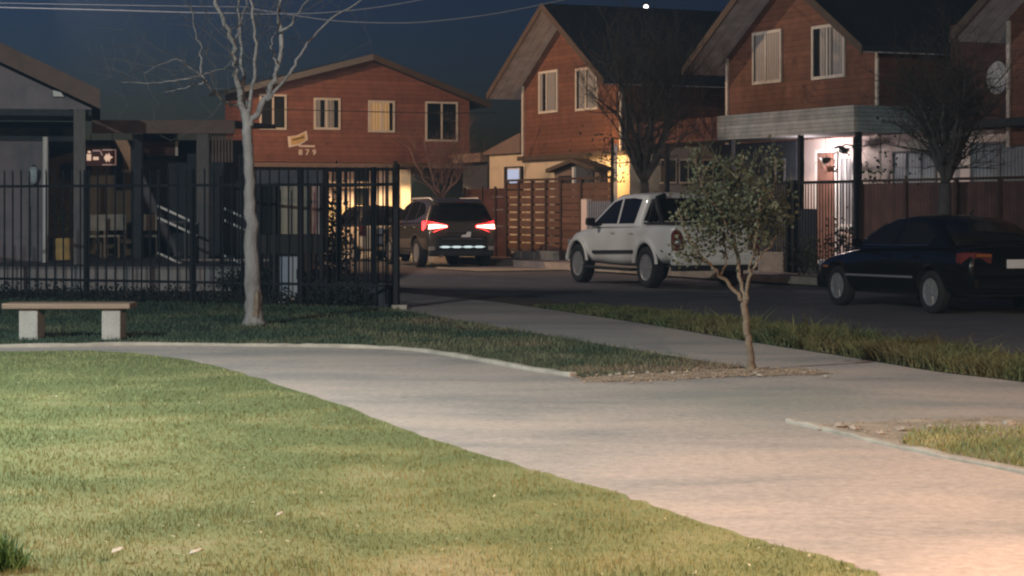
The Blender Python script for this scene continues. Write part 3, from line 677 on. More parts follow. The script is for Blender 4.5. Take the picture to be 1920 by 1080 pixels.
# ---------------------------------------------------------------- walled compound on the left
def X_(px, y): return (px-960)/F*y
def Z_(py, y): return H-(py-YH)/F*y
pw = thing('plinth_wall', 'long low pale plinth wall behind the lower bars of the dark fence', 'wall', (0, 34.8, 0))
MB().box(-16, X_(452, 34.8), 0, 15, -.02, .36).build('wall_block', mat('grey_plinth', (.27, .25, .25), .9, .2, 3, .3), pw)
MB().box(-16, X_(452, 34.8)+.02, -.03, 14.9, .362, .4).build('coping', M['post'], pw)
# gatehouse with a broad gable
ex = X_(188, 35.8); GA = R(11.5); gfr = Frame((ex*(1-math.cos(GA)), 35.8-ex*math.sin(GA), 0), GA)
gh = thing('gatehouse', 'brown gabled gatehouse cut off by the left edge with white downpipe', 'building', gfr.o, GA)
def GX(px, yl): return gfr.at(px, 391, yl)[0]
def GZ(px, py, yl): return gfr.at(px, py, yl)[1]
ex = X_(188, 35.8); ax = -11.6; k = .47; eb = 3.16; et = 3.5
for s in (1, -1):
    e = ex if s == 1 else 2*ax-ex
    f = lambda x: x
    za = eb+abs(ex-ax)*k
    MB().prism([(e, 0, eb), (ax, 0, za), (ax, 0, za+.34), (e, 0, eb+.34)], (0, .05, 0)).build('barge_board', M['fascia_brown'], gh)
    MB().prism([(e, .051, eb+.1), (ax, .051, za+.1), (ax, .051, za+.3), (e, .051, eb+.3)], (0, 9, 0)).build('roof', M['roof'], gh)
tx = ex-.15
MB().prism([(2*ax-tx, .25, 3.16), (tx, .25, 3.16), (tx, .25, 3.18), (ax, .25, 3.18+(tx-ax)*k), (2*ax-tx, .25, 3.18)], (0, .1, 0)).build('gable_wall', M['mauve'], gh)
MB().box(2*ax-tx, tx, .36, 2.6, 3.05, 3.15).build('porch_ceiling', M['dark_blue'], gh)
MB().box(-15.5, GX(82, 2.7), 2.7, 8, .4, GZ(60, 265, 2.7)).build('wall', M['mauve'], gh); MB().box(-15.5, GX(150, 2.72), 2.72, 8, GZ(60, 265, 2.7)+.005, 3.04).build('porch_shade_band', M['dark_blue'], gh)  # dark upper band paints the shade under the porch ceiling
MB().box(GX(138, .1), GX(160, .1), .1, .3, .41, 3.155).build('post', M['post'], gh)
MB().tube([(GX(85, 1.2), 1.2, .42), (GX(85, 1.2), 1.2, 2.7)], .05, 10).build('downpipe', M['white'], gh)
MB().tube([(GX(56, 2.66), 2.66, .5), (GX(56, 2.66), 2.66, 1.45)], .018, 6).build('conduit', M['post'], gh)
lx = GX(63, 2.5)
wl_ = MB().lathe([(.05, .12), (.1, .06), (.1, -.05), (.06, -.16), (.03, -.2)], (lx, 2.5, Z_(325, 38.3)), 'Z', 12).build('wall_lamp', M['opal'], gh)
MB().box(lx-.03, lx+.03, 2.5, 2.69, Z_(325, 38.3)+.1, Z_(325, 38.3)+.15).build('lamp_arm', M['iron'], wl_)
MB().prism([(GX(99, .1), .1, Z_(168, 35.6)), (GX(114, .1), .1, Z_(172, 35.6)), (GX(120, .1), .1, Z_(180, 35.6)), (GX(100, .1), .1, Z_(180, 35.6))], (0, .14, 0)).build('floodlight', M['white'], gh)
# open shelter with lean-to roof
sh = thing('open_shelter', 'open shelter with flat brown fascia and grey posts beside the gatehouse', 'shelter', (0, 40, 0))
a_, b_ = X_(172, 40), X_(440, 40)
MB().box(a_, b_, 0, .08, Z_(250, 40), Z_(225, 40)).build('fascia', M['fascia_brown'], sh)
MB().prism([(a_, .081, Z_(226, 40)), (a_, 7, Z_(206, 40)), (a_, 7, Z_(206, 40)-.1), (a_, .081, Z_(228, 40)-.06)], (b_-a_, 0, 0)).build('roof', M['roof_tile'], sh)
for l, r_, m_ in ((246, 264, 'dark_blue'), (367, 390, 'post')): MB().box(X_(l, 40), X_(r_, 40), .1, .28, .41, Z_(251, 40)).build('post', M[m_], sh)
MB().box(X_(70, 43), X_(245, 43), 3, 3.15, .41, 2.85).build('back_wall', M['brown'], sh)
MB().box(X_(245, 43)+.003, X_(470, 43), 3.02, 3.15, .41, 2.85).build('back_wall', M['dark_blue'], sh)
MB().box(X_(268, 42), X_(332, 42), 2.0, 2.06, Z_(292, 42), Z_(250, 42)).build('hanging_panel', M['wood_dark'], sh); MB().box(X_(329, 42), X_(334, 42), 1.97, 1.995, Z_(292, 42), Z_(248, 42)).build('panel_edge', M['trim'], sh)
mb = MB()
for i in range(8): q = X_(391+i*6, 40.4); mb.box(q, q+.035, .4, .43, Z_(304, 40.4), Z_(249, 40.4))
mb.build('slatted_vent', M['fascia_brown'], sh)
# lit pictogram board
sg = thing('pictogram_board', 'small dark red board with glowing pictograms hanging under shelter fascia', 'sign', (X_(190, 39.6), 39.6, Z_(295, 39.6)), 0)
u = 39.6/F
MB().box(-28*u, 29*u, 0, .05, -16*u, 16*u).build('board', M['sign_red'], sg)
def fr_(x0, x1, z0, z1, w, nm):
    MB().box(x0*u, x1*u, -.02, -.002, (z1-w)*u, z1*u).box(x0*u, x1*u, -.02, -.002, z0*u, (z0+w)*u).box((x1-w)*u, x1*u, -.02, -.002, (z0+w)*u, (z1-w)*u).build(nm, M['sign_frame'], sg)
fr_(2, 28, -15, 15, 2.2, 'frame')
MB().box(-16*u, -2*u, -.02, -.002, 11*u, 14*u).prism([(-3*u, -.02, 12*u), (0, -.02, 12*u), (3.5*u, -.02, 3*u), (1*u, -.02, 3*u)], (0, .018, 0)).build('arrow', M['sign_frame'], sg)
MB().box(-27*u, -19*u, -.02, -.002, -6*u, 6*u).box(-25*u, -20*u, -.02, -.002, 8*u, 12*u).build('figure', M['lit_number'], sg)
MB().box(-15*u, -5*u, -.02, -.002, -5*u, 1*u).build('bed', M['lit_number'], sg)
MB().prism([(5*u, -.025, -1*u), (10*u, -.025, 7*u), (12*u, -.025, 3*u), (14*u, -.025, 8*u), (17*u, -.025, 3*u), (22*u, -.025, 0), (17*u, -.025, -3*u), (15*u, -.025, -9*u), (12.5*u, -.025, -5*u), (10*u, -.025, -9*u)], (0, .02, 0)).build('star', M['lit_number'], sg)
MB().tube([(-20*u, .02, 16*u), (-20*u, .02, Z_(252, 39.6)-Z_(295, 39.6))], .008, 5).tube([(20*u, .02, 16*u), (20*u, .02, Z_(252, 39.6)-Z_(295, 39.6))], .008, 5).build('hanger', M['iron'], sg)
# stair handrails
for i, (p0, p1) in enumerate((((296, 386), (369, 420)), ((414, 388), (507, 431)))):
    y = 37.0; a = P(p0[0], p0[1], y); b = P(p1[0], p1[1], y)
    t = thing('stair_handrail', ['sloping steel handrail left of the grey shelter post', 'sloping steel handrail passing behind the bare tree trunk'][i], 'handrail', (a.x, y, .4 if i == 0 else 0), 0, 'steel handrails in the compound')
    o = Vector(t.location)
    for dz in (0, -.215, -.86): MB().tube([a-o+Vector((0, 0, dz)), b-o+Vector((0, 0, dz))], .024, 10).build('rail', M['steel'], t, smooth=True)
    MB().tube([b-o+Vector((.01, .03, .02)), Vector((b.x-o.x+.01, .03, 0))], .025, 8).tube([a-o+Vector((0, .03, .02)), Vector((a.x-o.x, .03, 0))], .025, 8).build('post', M['iron'], t)
# chairs and table deep in the shelter
def chair(x, y, rz, label):
    c = thing('wooden_chair', label, 'chair', (x, y, .4), rz, 'wooden chairs in the shelter')
    MB().box(-.21, .21, -.2, .2, .42, .46).build('seat', M['stone'], c); MB().box(-.21, .21, .17, .2, .55, .88).build('backrest', M['stone'], c)
    for sx in (-1, 1):
        for sy in (-1, 1): MB().box(sx*.19-.02, sx*.19+.02, sy*.18-.02, sy*.18+.02, 0, .418 if sy < 0 else .549).build('leg', M['bench_wood'], c)
chair(X_(178, 41), 41, .2, 'pale wooden chair nearest the left shelter post'); chair(X_(212, 41.6), 41.6, -.15, 'pale wooden chair under the glowing pictogram board')
chair(X_(278, 41.4), 41.4, .1, 'pale wooden chair right of the dark shelter post')
tb = thing('wooden_table', 'plain wooden table standing in the dim shelter left of the handrail', 'table', (X_(312, 42), 42, .4))
MB().box(-.5, .5, -.35, .35, .7, .74).build('tabletop', M['post'], tb)
for sx in (-1, 1):
    for sy in (-1, 1): MB().box(sx*.45-.03, sx*.45+.03, sy*.3-.03, sy*.3+.03, 0, .698).build('leg', M['post'], tb)
pt = thing('tall_planter', 'yellowish planter with leafy plant beside the white downpipe', 'planter', (X_(117, 39.6), 39.6, .4))
MB().lathe([(.2, 0), (.27, .42), (.25, .42), (.05, .36)], (0, 0, 0), 'Z', 16).build('pot', M['yellow'], pt)
lf = MB()
for k in range(160):
    v = Vector((rnd.gauss(0, .14), rnd.gauss(0, .12), .5+abs(rnd.gauss(0, .45)))); e = Vector((rnd.uniform(-1, 1), rnd.uniform(-1, 1), rnd.uniform(-.3, 1)))*.11; s_ = Vector((rnd.uniform(-1, 1), rnd.uniform(-1, 1), 0))*.04
    lf.add([v, v+e*.5+s_, v+e, v+e*.5-s_], [(0, 1, 2, 3)])
lf.build('foliage', M['leaf'], pt)
# glazed dark booth right behind the front fence
by = 30.5
kb = thing('dark_booth', 'dark glazed booth with beige blinds behind the front fence', 'booth', (X_(543, by), by, 0))
w2 = 62*by/F
MB().box(-w2, w2, 0, .9, Z_(346, by), Z_(319, by)).build('canopy', M['dark_blue'], kb)
MB().box(-w2, w2, .02, .9, .72, Z_(440, by)).build('lower_wall', M['dark'], kb)
for q in (-w2, -w2*.52, w2*.52, w2-.05): MB().box(q, q+.05, .0, .1, 0, Z_(346, by)-.002).build('post', M['iron'], kb)
bl = M['curtain']; zb0, zb1 = Z_(439, by), Z_(347, by)
MB().box(-w2*.5+.06, w2*.5, .11, .13, zb0, zb1).build('window', curtain_mat('beige_blind', (.1, .09, .07), (.2, .17, .12), pitch=.2), kb)
MB().box(w2*.62, w2-.06, .11, .13, zb0, zb1).build('window', curtain_mat('pink_blind', (.2, .06, .06), (.4, .32, .3), pitch=.13), kb)
MB().box(-w2+.06, -w2*.52-.002, .11, .13, zb0, zb1).build('window', M['glass'], kb)
MB().box(-w2, w2, .14, .89, zb0, zb1).build('interior', M['dark'], kb)
wb = thing('utility_cabinet', 'bluish white utility cabinet standing below the dark booth', 'cabinet', (X_(548, by), by-.35, 0))
MB().box(-.15, .15, 0, .28, .1, Z_(480, by)).build('door', M['box_white'], wb, bevel=.01); MB().box(-.17, .17, -.02, .3, 0, .098).build('base', M['rough_concrete'], wb)
MB().box(.1, .12, -.02, -.002, .35, .5).build('handle', M['iron'], wb)
# front and side fences
def iron_fence(name, label, a, b, zt, zr, zl, pitch, posts, pw=.05, base=None, spear=True):
    a, b = Vector(a), Vector(b); L_ = (b-a).length; t = thing(name, label, 'fence', a, math.atan2((b-a).y, (b-a).x))
    mb = MB(); n = int(L_/pitch)
    for i in range(n+1):
        x = i*pitch
        mb.box(x-.009, x+.009, -.009, .009, .06, zt-.06)
        if spear: mb.prism([(x-.016, 0, zt-.06), (x, 0, zt), (x+.016, 0, zt-.06)], (0, .008, 0))
    mb.build('bars', M['iron'], t)
    for z in (zr, zl): MB().box(0, L_, -.03, -.0095, z, z+.04).build('rail', M['iron'], t)
    for x, h_ in posts: MB().box(x-pw/2, x+pw/2, -.04-pw/2, -.035+pw/2, 0, h_).build('post', M['iron'], t)
    if base: MB().box(0, L_, -.005-base[1]/2, base[1]/2-.005, -.02, base[0]).build('base_strip', M['dark_blue'], t)
    return t
fa = Vector((-1.62, 28.3, 0)); fl = Vector((-9.8, 32.05, 0))
iron_fence('front_fence', 'dark iron bar fence facing the park behind the bench and tree', fa, fl, 2.0, 1.72, .3, .158, [(.0, 2.02), (1.55, 1.98), (3.4, 1.98), (5.3, 1.98), (7.3, 1.98), (8.9, 1.98)])
iron_fence('side_fence', 'dark iron bar fence running along the pavement with close bars', fa+D2*.12, fa+D2*9, 2.0, 1.72, .34, .2, [(.9, 2.0), (2.4, 2.0), (4.2, 2.0), (6.5, 2.0), (8.8, 2.0)], .06, (.3, .06))
cp = thing('corner_post', 'thick dark corner post where both iron fences meet', 'post', fa)
MB().box(-.03, .03, -.1, -.04, 0, 2.06).build('shaft', M['iron'], cp); MB().box(-.05, .16, -.2, .02, -.02, .06).build('footing', M['stone'], cp)
# low dark hedge inside the side fence
def leaf_cloud(mb, n, f, size, rng):
    for k in range(n):
        v = Vector(f(rng)); e = Vector((rng.gauss(0, 1), rng.gauss(0, 1), rng.gauss(.1, 1))).normalized()*size*rng.uniform(.6, 1.3)
        s = e.cross(Vector((rng.gauss(0, 1), rng.gauss(0, 1), rng.gauss(0, 1)))).normalized()*size*.38
        mb.add([v, v+e*.5+s, v+e, v+e*.5-s], [(0, 1, 2, 3)])
    return mb
hd = thing('clipped_hedge', 'low dark hedge along the foot of the side fence', 'hedge', fa-N2*.35+D2*.4, math.atan2(D2.y, D2.x))
r5 = random.Random(5)
leaf_cloud(MB(), 2600, lambda r: (r.uniform(0, 7), r.uniform(-.2, .22), abs(r.gauss(.16, .1))), .06, r5).build('foliage', M['hedge'], hd)
for x in (1, 3, 5): MB().tube([(x, 0, 0), (x+.05, .03, .2)], .02, 5).build('stem', M['bark_dark'], hd)
h2_ = thing('front_hedge', 'low dark planting along the foot of the front fence', 'hedge', fa+Vector((-.5, .45, 0)), math.atan2((fl-fa).y, (fl-fa).x))
leaf_cloud(MB(), 3000, lambda r: (r.uniform(0, 8), r.uniform(-.15, .2), abs(r.gauss(.1, .07))), .06, r5).build('foliage', M['hedge'], h2_)
for x in (1, 4, 6.5): MB().tube([(x, 0, 0), (x+.05, .03, .15)], .02, 5).build('stem', M['bark_dark'], h2_)
# bench
bn = thing('park_bench', 'backless bench with brown plank seat on two pale concrete blocks', 'bench', (X_(125, 21.5), 21.5, 0))
w_ = 120*21.5/F
MB().box(-w_, w_, -.05, .38, .335, .395).build('seat', M['bench_wood'], bn, bevel=.01)
for q in (-w_+.17, w_-.31): MB().box(q, q+.2, 0, .34, 0, .333).build('leg', M['rough_concrete'], bn, bevel=.012)
# ---------------------------------------------------------------- trees
def wob(path, k, rng, sub=3):
    out = smooth_line([Vector(p) for p in path], sub)
    return [p+Vector((rng.gauss(0, k), rng.gauss(0, k), rng.gauss(0, k*.5))) if 0 < i < len(out)-1 else p for i, p in enumerate(out)]
def lerp_r(r0, r1, n): return [r0+(r1-r0)*i/(n-1) for i in range(n)]
def twig(mb, p, d, ln, r, depth, rng, spread=.6, up=.15, nchild=(2, 4), n=5):
    seg = 4; pts = [p]; q = p; dd = d.normalized()
    for i in range(seg):
        dd = (dd+Vector((rng.gauss(0, .16), rng.gauss(0, .16), rng.gauss(up*.4, .13)))).normalized(); q = q+dd*ln/seg; pts.append(q)
    mb.tube(pts, lerp_r(r, r*.45, seg+1), n if depth > 1 else 3, cap=False)
    if depth <= 0: return
    for k in range(rng.randint(*nchild)):
        i = rng.randint(1, seg); v = Vector((rng.gauss(0, 1), rng.gauss(0, 1), rng.gauss(.2, .8))).normalized()
        twig(mb, pts[i], (dd*(1-spread)+v*spread+Vector((0, 0, up))), ln*rng.uniform(.5, .8), r*.52, depth-1, rng, spread, up, nchild, n)
# bare tree by the fence
r1 = random.Random(11); TY = 24.2
bt = thing('bare_tree', 'tall bare pale barked tree standing between bench and fence', 'tree', (X_(477, TY), TY, 0))
o = Vector(bt.location)
def tp(l, dy=0): return [P(x, y, TY+dy*i/max(1, len(l)-1))-o for i, (x, y) in enumerate(l)]
tr = MB()
pth = wob(tp([(477, 613), (475, 560), (472, 480), (469, 380), (465, 290), (463, 240), (461, 205)]), .008, r1, 5)
n_ = len(pth); rad = [.118-.055*min(1, i/(n_*.55)) + (.035 if i < 2 else 0) - (.004*i/n_) for i in range(n_)]
tr.tube(pth, rad, 14)
LIMB = [([(462, 230), (448, 175), (440, 130), (436, 90), (424, 45), (404, 5), (392, -70), (380, -160)], .05, .02, -.3),
 ([(466, 240), (485, 205), (506, 170), (521, 128), (526, 70), (523, 0), (520, -100), (528, -180)], .05, .02, .3),
 ([(500, 188), (526, 160), (548, 130), (566, 95), (590, 68), (622, 35), (665, 8), (720, -40)], .026, .008, .9),
 ([(462, 215), (456, 165), (452, 110), (450, 60), (446, 0), (440, -90)], .032, .012, .7),
 ([(464, 215), (474, 160), (478, 100), (474, 40), (473, -20), (478, -120)], .03, .012, -.7),
 ([(447, 200), (424, 192), (408, 178), (392, 160), (378, 142)], .02, .014, -.9),
 ([(378, 142), (360, 145), (335, 150), (300, 154), (262, 156), (228, 154)], .013, .004, -.5),
 ([(378, 142), (377, 110), (374, 80), (365, 50), (358, 10)], .013, .005, .3),
 ([(378, 142), (398, 134), (422, 126), (440, 108)], .011, .005, .4),
 ([(388, 152), (362, 160), (334, 168), (306, 173)], .012, .004, .3),
 ([(384, 148), (352, 122), (332, 112), (300, 122), (270, 138)], .011, .004, -.4),
 ([(522, 128), (515, 108), (510, 82), (518, 60), (524, 52)], .016, .008, .3),
 ([(526, 62), (548, 40), (562, 20), (590, -20)], .02, .008, -.4),
 ([(438, 108), (446, 60), (452, 30), (470, -10)], .016, .008, -.3)]
ends = []
for l, ra, rb, dy in LIMB:
    q = wob(tp(l, dy), .012, r1, 4); tr.tube(q, lerp_r(ra*.85, rb*.75, len(q)), 9); ends.append((q, rb))
trunk_mat = M['bark_pale']
tr.build('trunk', trunk_mat, bt, smooth=True)
MB().prism([(-.005, -.128, .12), (.05, -.125, .1), (.06, -.118, .3), (.055, -.1, .42), (.03, -.105, .44), (.01, -.118, .36)], (0, .02, 0)).build('bark_scar', M['bark_tan'], bt)
tw = MB()
for q, rb in ends:
    for k in range(7):
        i = r1.randint(len(q)//3, len(q)-1); d = (q[i]-q[i-1]).normalized()
        twig(tw, q[i], d*.5+Vector((r1.gauss(0, .6), r1.gauss(0, .5), r1.gauss(.1, .4))), r1.uniform(.35, .8), max(.0035, rb*.32), 2, r1, .6, .12)
tw.build('crown', M['twig_grey'], bt)

# small leafy tree in the dirt strip
r2 = random.Random(21); LY = 17.6
lt = thing('leafy_tree', 'small olive leaved tree with forked trunk in the dirt strip', 'tree', (X_(1409, LY), LY, 0)); o = Vector(lt.location)
def tp2(l, dy=0): return [P(x, y, LY+dy*i/max(1, len(l)-1))-o for i, (x, y) in enumerate(l)]
tr = MB()
q = wob(tp2([(1409, 697), (1407, 660), (1401, 625), (1397, 590), (1394, 558)]), .006, r2, 4); tr.tube(q, [max(.03, .05-.006*i) if i < 4 else .03 for i in range(len(q))], 12)
LL = [([(1395, 565), (1370, 535), (1348, 512), (1322, 490), (1300, 462), (1282, 430), (1272, 390)], .024, .008, -.2),
 ([(1352, 514), (1362, 490), (1360, 465), (1350, 430), (1335, 390), (1330, 330)], .014, .006, .2),
 ([(1394, 560), (1388, 520), (1380, 480), (1376, 440), (1385, 390), (1380, 330), (1392, 290)], .026, .007, .3),
 ([(1397, 565), (1403, 530), (1408, 495), (1416, 460), (1420, 410), (1430, 350)], .022, .006, -.3),
 ([(1406, 512), (1428, 480), (1448, 455), (1460, 425), (1462, 385)], .015, .005, .1),
 ([(1330, 496), (1308, 484), (1290, 478), (1262, 470)], .01, .004, -.2),
 ([(1376, 445), (1352, 400), (1320, 360), (1305, 320), (1302, 285)], .012, .004, -.3),
 ([(1420, 420), (1446, 370), (1456, 320), (1450, 285)], .011, .004, .3)]
le = []
for l, ra, rb, dy in LL:
    q = wob(tp2(l, dy), .01, r2, 4); tr.tube(q, lerp_r(ra*.82, rb*.8, len(q)), 8); le.append(q)
tr.build('trunk', M['bark_tan'], lt, smooth=True)
def leafpos(r):
    while True:
        x, z = r.gauss(0, .5), r.gauss(0, .5); y = r.gauss(0, .5)
        if x*x+y*y+z*z > 1.15: continue
        ang = math.atan2(z, x); lump = .86+.2*math.sin(3*ang+1)+.12*math.sin(7*ang)
        if x*x+z*z > lump: continue
        gap = math.sin(9*x+2*y)*math.sin(8*z-1.3)+.25*math.sin(21*x-5*z)
        if gap < -.25 and r.random() < .8: continue
        c = P(1377, 384, LY)-o
        return c+Vector((x*.56, y*.52, z*(.50 if z > 0 else .44)-.12*abs(x)))
cr = MB(); cr2 = MB()
leaf_cloud(cr, 2150, leafpos, .04, r2); leaf_cloud(cr2, 750, leafpos, .042, r2)
for q in le:
    for k in range(60):
        i = r2.randint(len(q)//2, len(q)-1)
        p_ = q[i]; leaf_cloud(cr2, 2, lambda r: p_+Vector((r.gauss(0, .05), r.gauss(0, .05), r.gauss(0, .05))), .04, r2)
for k in range(60): # sprigs
    p_ = leafpos(r2); twig(tr2 := MB(), p_, Vector((r2.gauss(0, .4), r2.gauss(0, .4), .8)), r2.uniform(.1, .28), .004, 1, r2)
    cr2.V, base = cr2.V, len(cr2.V); cr2.add(tr2.V, tr2.Fc)
c1 = cr.build('crown', M['leaf'], lt); c2 = cr2.build('light_leaves', M['leaf_light'], lt)

def bare(name, label, base, htrunk, crown_w, crown_h, m, seed, limbs=6, depth=4, r0=.11, ln=None, group=None, leaves=0, up=.2, nch=(2, 4)):
    rg = random.Random(seed); t = thing(name, label, 'tree', base); mb = MB(); tw = MB()
    q = wob([(0, 0, 0), (rg.uniform(-.05, .05), 0, htrunk*.5), (rg.uniform(-.08, .08), 0, htrunk)], .02, rg, 4); mb.tube(q, lerp_r(r0*1.15, r0*.8, len(q)), 10)
    ends_ = []
    for i in range(limbs):
        a = 2*math.pi*i/limbs+rg.uniform(-.4, .4); rr_ = rg.uniform(.35, .75)
        e = Vector((math.cos(a)*crown_w*.5*rr_, math.sin(a)*crown_w*.4*rr_, htrunk+crown_h*rg.uniform(.45, .8)))
        s = q[-1]; mid = s.lerp(e, .5)+Vector((rg.gauss(0, .1), rg.gauss(0, .1), rg.gauss(0, .1)))
        l = wob([s, mid, e], .03, rg, 4); mb.tube(l, lerp_r(r0*.5, r0*.16, len(l)), 7); ends_.append(l)
    mb.build('trunk', m[0], t, smooth=True)
    ln = ln or crown_h*.32
    for l in ends_:
        for k in range(8):
            i = rg.randint(2, len(l)-1); twig(tw, l[i], (l[i]-l[i-1]).normalized()*.5+Vector((rg.gauss(0, .6), rg.gauss(0, .5), rg.gauss(.15, .4))), ln*rg.uniform(.6, 1.1), r0*.13, depth, rg, .6, up, nch, 4)
    tw.build('crown', m[1], t)
    if leaves:
        leaf_cloud(MB(), leaves, lambda r: (r.gauss(-crown_w*.36, crown_w*.1), r.gauss(0, .2), htrunk+crown_h*abs(r.gauss(.1, .12))), .07, rg).build('dead_leaves', M['leaf_dark'], t)
    return t
def on_off(px, off):
    k = (px-960)/F; y = off/(k*CT+ST); return k*y, y
x, y = on_off(1213, 21.4); bare('street_tree', 'dense dark leafless tree rising behind the white pickup', (x, y, .09), 1.9, 2.7, 3.6, (M['bark_dark'], M['bark_dark']), 31, 13, 3, .13, 1.0, 'bare street trees across the road', 240, .22, (3, 4))
x, y = on_off(1776, 21.4); bare('street_tree', 'dim bare tree with pale trunk behind the black sedan', (x, y, .09), 1.75, 2.9, 2.3, (M['twig_grey'], M['bark_dark']), 32, 12, 3, .13, .85, 'bare street trees across the road', 90, .1, (3, 4))
x, y = on_off(826, 21.4); bare('street_tree', 'small reddish bare tree fanning out above the dark car', (x, y, .09), 1.6, 2.6, 2.3, (M['bark_pink'], M['bark_pink']), 33, 7, 3, .075, .75, 'bare street trees across the road', 0, .12, (2, 4))
# plants at the house front
def shrub(name, label, base, n, sx, sy, sz, size, m, seed, group=None):
    rg = random.Random(seed); t = thing(name, label, 'shrub', base, 0, group)
    st = MB()
    for k in range(7): st.tube([(0, 0, 0), (rg.gauss(0, sx*.3), rg.gauss(0, sy*.3), sz*.4), (rg.gauss(0, sx*.5), rg.gauss(0, sy*.5), sz*rg.uniform(.7, 1.1))], [.012, .008, .004], 5)
    st.build('stem', M['bark_dark'], t)
    leaf_cloud(MB(), n, lambda r: (r.gauss(0, sx*.45), r.gauss(0, sy*.45), abs(r.gauss(sz*.55, sz*.28))), size, rg).build('foliage', m, t)
    return t
x, y = on_off(1580, 22.7); shrub('garden_shrub', 'dark leafy shrub at the foot of the lit doorway', (x, y, .28), 420, .5, .3, .75, .07, M['leaf_dark'], 41)
x, y = on_off(1632, 22.9); shrub('tall_house_plant', 'tall thin plant silhouetted on pale wall right of carport post', (x, y, .28), 170, .3, .2, 1.9, .1, M['leaf_dark'], 42)
x, y = on_off(1508, 21.6); shrub('pavement_bush', 'dark round bush beside the black railing posts', (x, y, .1), 420, .4, .3, .7, .06, M['leaf_dark'], 43)
shrub('fence_shrub', 'dark bushy shrub hanging over the side fence bars', Vector((X_(628, 32), 32, 0)), 900, .3, .4, 1.5, .07, M['hedge'], 44)
tc_ = G(2, 1072); tf = thing('lawn_tuft', 'small fresh green leafy tuft in the bottom left corner of lawn', 'plant', (tc_.x, tc_.y, 0))
tb_ = blades('foliage', [tc_+Vector((.1*math.cos(k*.5), .1*math.sin(k*.5), 0)) for k in range(13)], 320, (tc_.x-.2, tc_.x+.2, tc_.y-.2, tc_.y+.2), .115, .009, mat('tuft_leaf', (.12, .23, .075), .7, .4, 8, 0), .01, 8, True, .7)
tb_.parent = tf; tb_.location = -Vector(tf.location); del tb_['kind']
# stones and dry leaves
rs = random.Random(50)
def stone(p, s, label, group, m='stone'):
    t = MB(); t.ball((0, 0, s*.04), s*.5, .5, 7, 5); t.V = [(x*rs.uniform(.6, 1.4), y*rs.uniform(.6, 1.4), z*rs.uniform(.6, 1.3)) for x, y, z in t.V]
    return tag(t.build('stone', M[m], None, loc=p, rotz=rs.uniform(0, 3)), label, 'stone', group)
for i, (px, py, s) in enumerate(((1540, 804, .05), (1575, 800, .09), (1602, 803, .07), (1650, 812, .06), (1690, 806, .08), (1742, 801, .07), (1800, 800, .06), (1842, 796, .08), (1893, 794, .09), (1905, 806, .06), (1870, 812, .05))):
    stone(G(px, py, .012), s, 'pale stone in the dirt between pavement and right hand kerb', 'stones beside the right hand kerb')
for i in range(16):
    px = rs.uniform(1120, 1550); stone(G(px, rs.uniform(698, 709), .012), rs.uniform(.025, .05), 'small tan stone in the dirt around leafy tree foot', 'stones in the dirt strip')
for px, py, l in ((222, 1036, 'curled pale dry leaf left of centre on near lawn'), (369, 1039, 'round pale dry leaf lying on the near lawn'), (526, 968, 'small pale dry leaf further up the near lawn')):
    mb = MB(); a = rs.uniform(0, 6); e = Vector((math.cos(a), math.sin(a), 0)); f_ = Vector((-e.y, e.x, 0)); s = .035 if px < 500 else .022
    vs = [e*-s, e*-.4*s+f_*.6*s+Vector((0, 0, .012)), e*.5*s+f_*.5*s+Vector((0, 0, .018)), e*s+Vector((0, 0, .01)), e*.5*s-f_*.5*s+Vector((0, 0, .02)), e*-.4*s-f_*.6*s+Vector((0, 0, .01)), Vector((0, 0, .0))]
    mb.prism(vs[:6], (0, 0, .003)); tag(mb.build('dry_leaf', M['dry'], None, loc=G(px, py, .05)), l, 'leaf', 'dry leaves on the lawn')
# pale clippings and small clover leaves strewn through the near lawn
cp_ = MB(); g_ = random.Random(91); k = 0
while k < 900:
    y = 1/(1/7+(1/19.5-1/7)*g_.random()); x = g_.uniform(-5, 2.5)
    if not inside(L_IN, np.array([x]), np.array([y]))[0]: continue
    a = g_.uniform(0, 6.3); s = g_.uniform(.006, .016); e = Vector((math.cos(a), math.sin(a), g_.uniform(-.2, .5)))*s; f_ = Vector((-math.sin(a), math.cos(a), 0))*s*.4; c = Vector((x, y, .024))
    cp_.add([c-e, c+f_, c+e, c-f_], [(0, 1, 2, 3)]); k += 1
tag(kind(cp_.build('grass_clippings', mat('pale_clipping', (.42, .39, .26), .9, .5, 14, 0)), 'stuff'), 'pale clippings scattered over the near lawn', 'clippings')
# overhead cables and the far lamp
def cable(label, pts, y, r=.012, m='cable', dy=0):
    q = smooth_line([P(px, py, y+dy*i/(len(pts)-1)) for i, (px, py) in enumerate(pts)], 6)
    c = q[0]; return tag(MB().tube([p-c for p in q], r, 6).build('overhead_cable', M[m], None, smooth=True, loc=c), label, 'cable', 'cables crossing the sky')
cable('pale cable at upper left sloping down to bare tree', [(-200, 8), (0, 14), (200, 19), (375, 24), (470, 25)], 46, .016)
cable('thin cable above the brighter one at upper left', [(-200, 2), (120, 8), (375, 12), (470, 13)], 47, .01)
cable('cable rising right from the bare tree to the top edge', [(470, 26), (540, 26), (620, 23), (720, 12), (830, -8)], 46, .013)
cable('brightest sagging cable right of the bare tree', [(470, 16), (560, 30), (640, 40), (760, 43), (860, 35), (960, 20), (1100, -10)], 48, .016)
cable('thin dark cable crossing the end house windows', [(480, 204), (600, 207), (720, 210), (840, 212), (930, 211)], 58, .014, 'cable_black')
lx, lz, ly = X_(1211, 90), Z_(12, 90), 90
fl_ = thing('distant_street_lamp', 'distant lit street lamp seen as white dot above roof ridge', 'street lamp', (lx, ly, -.14))
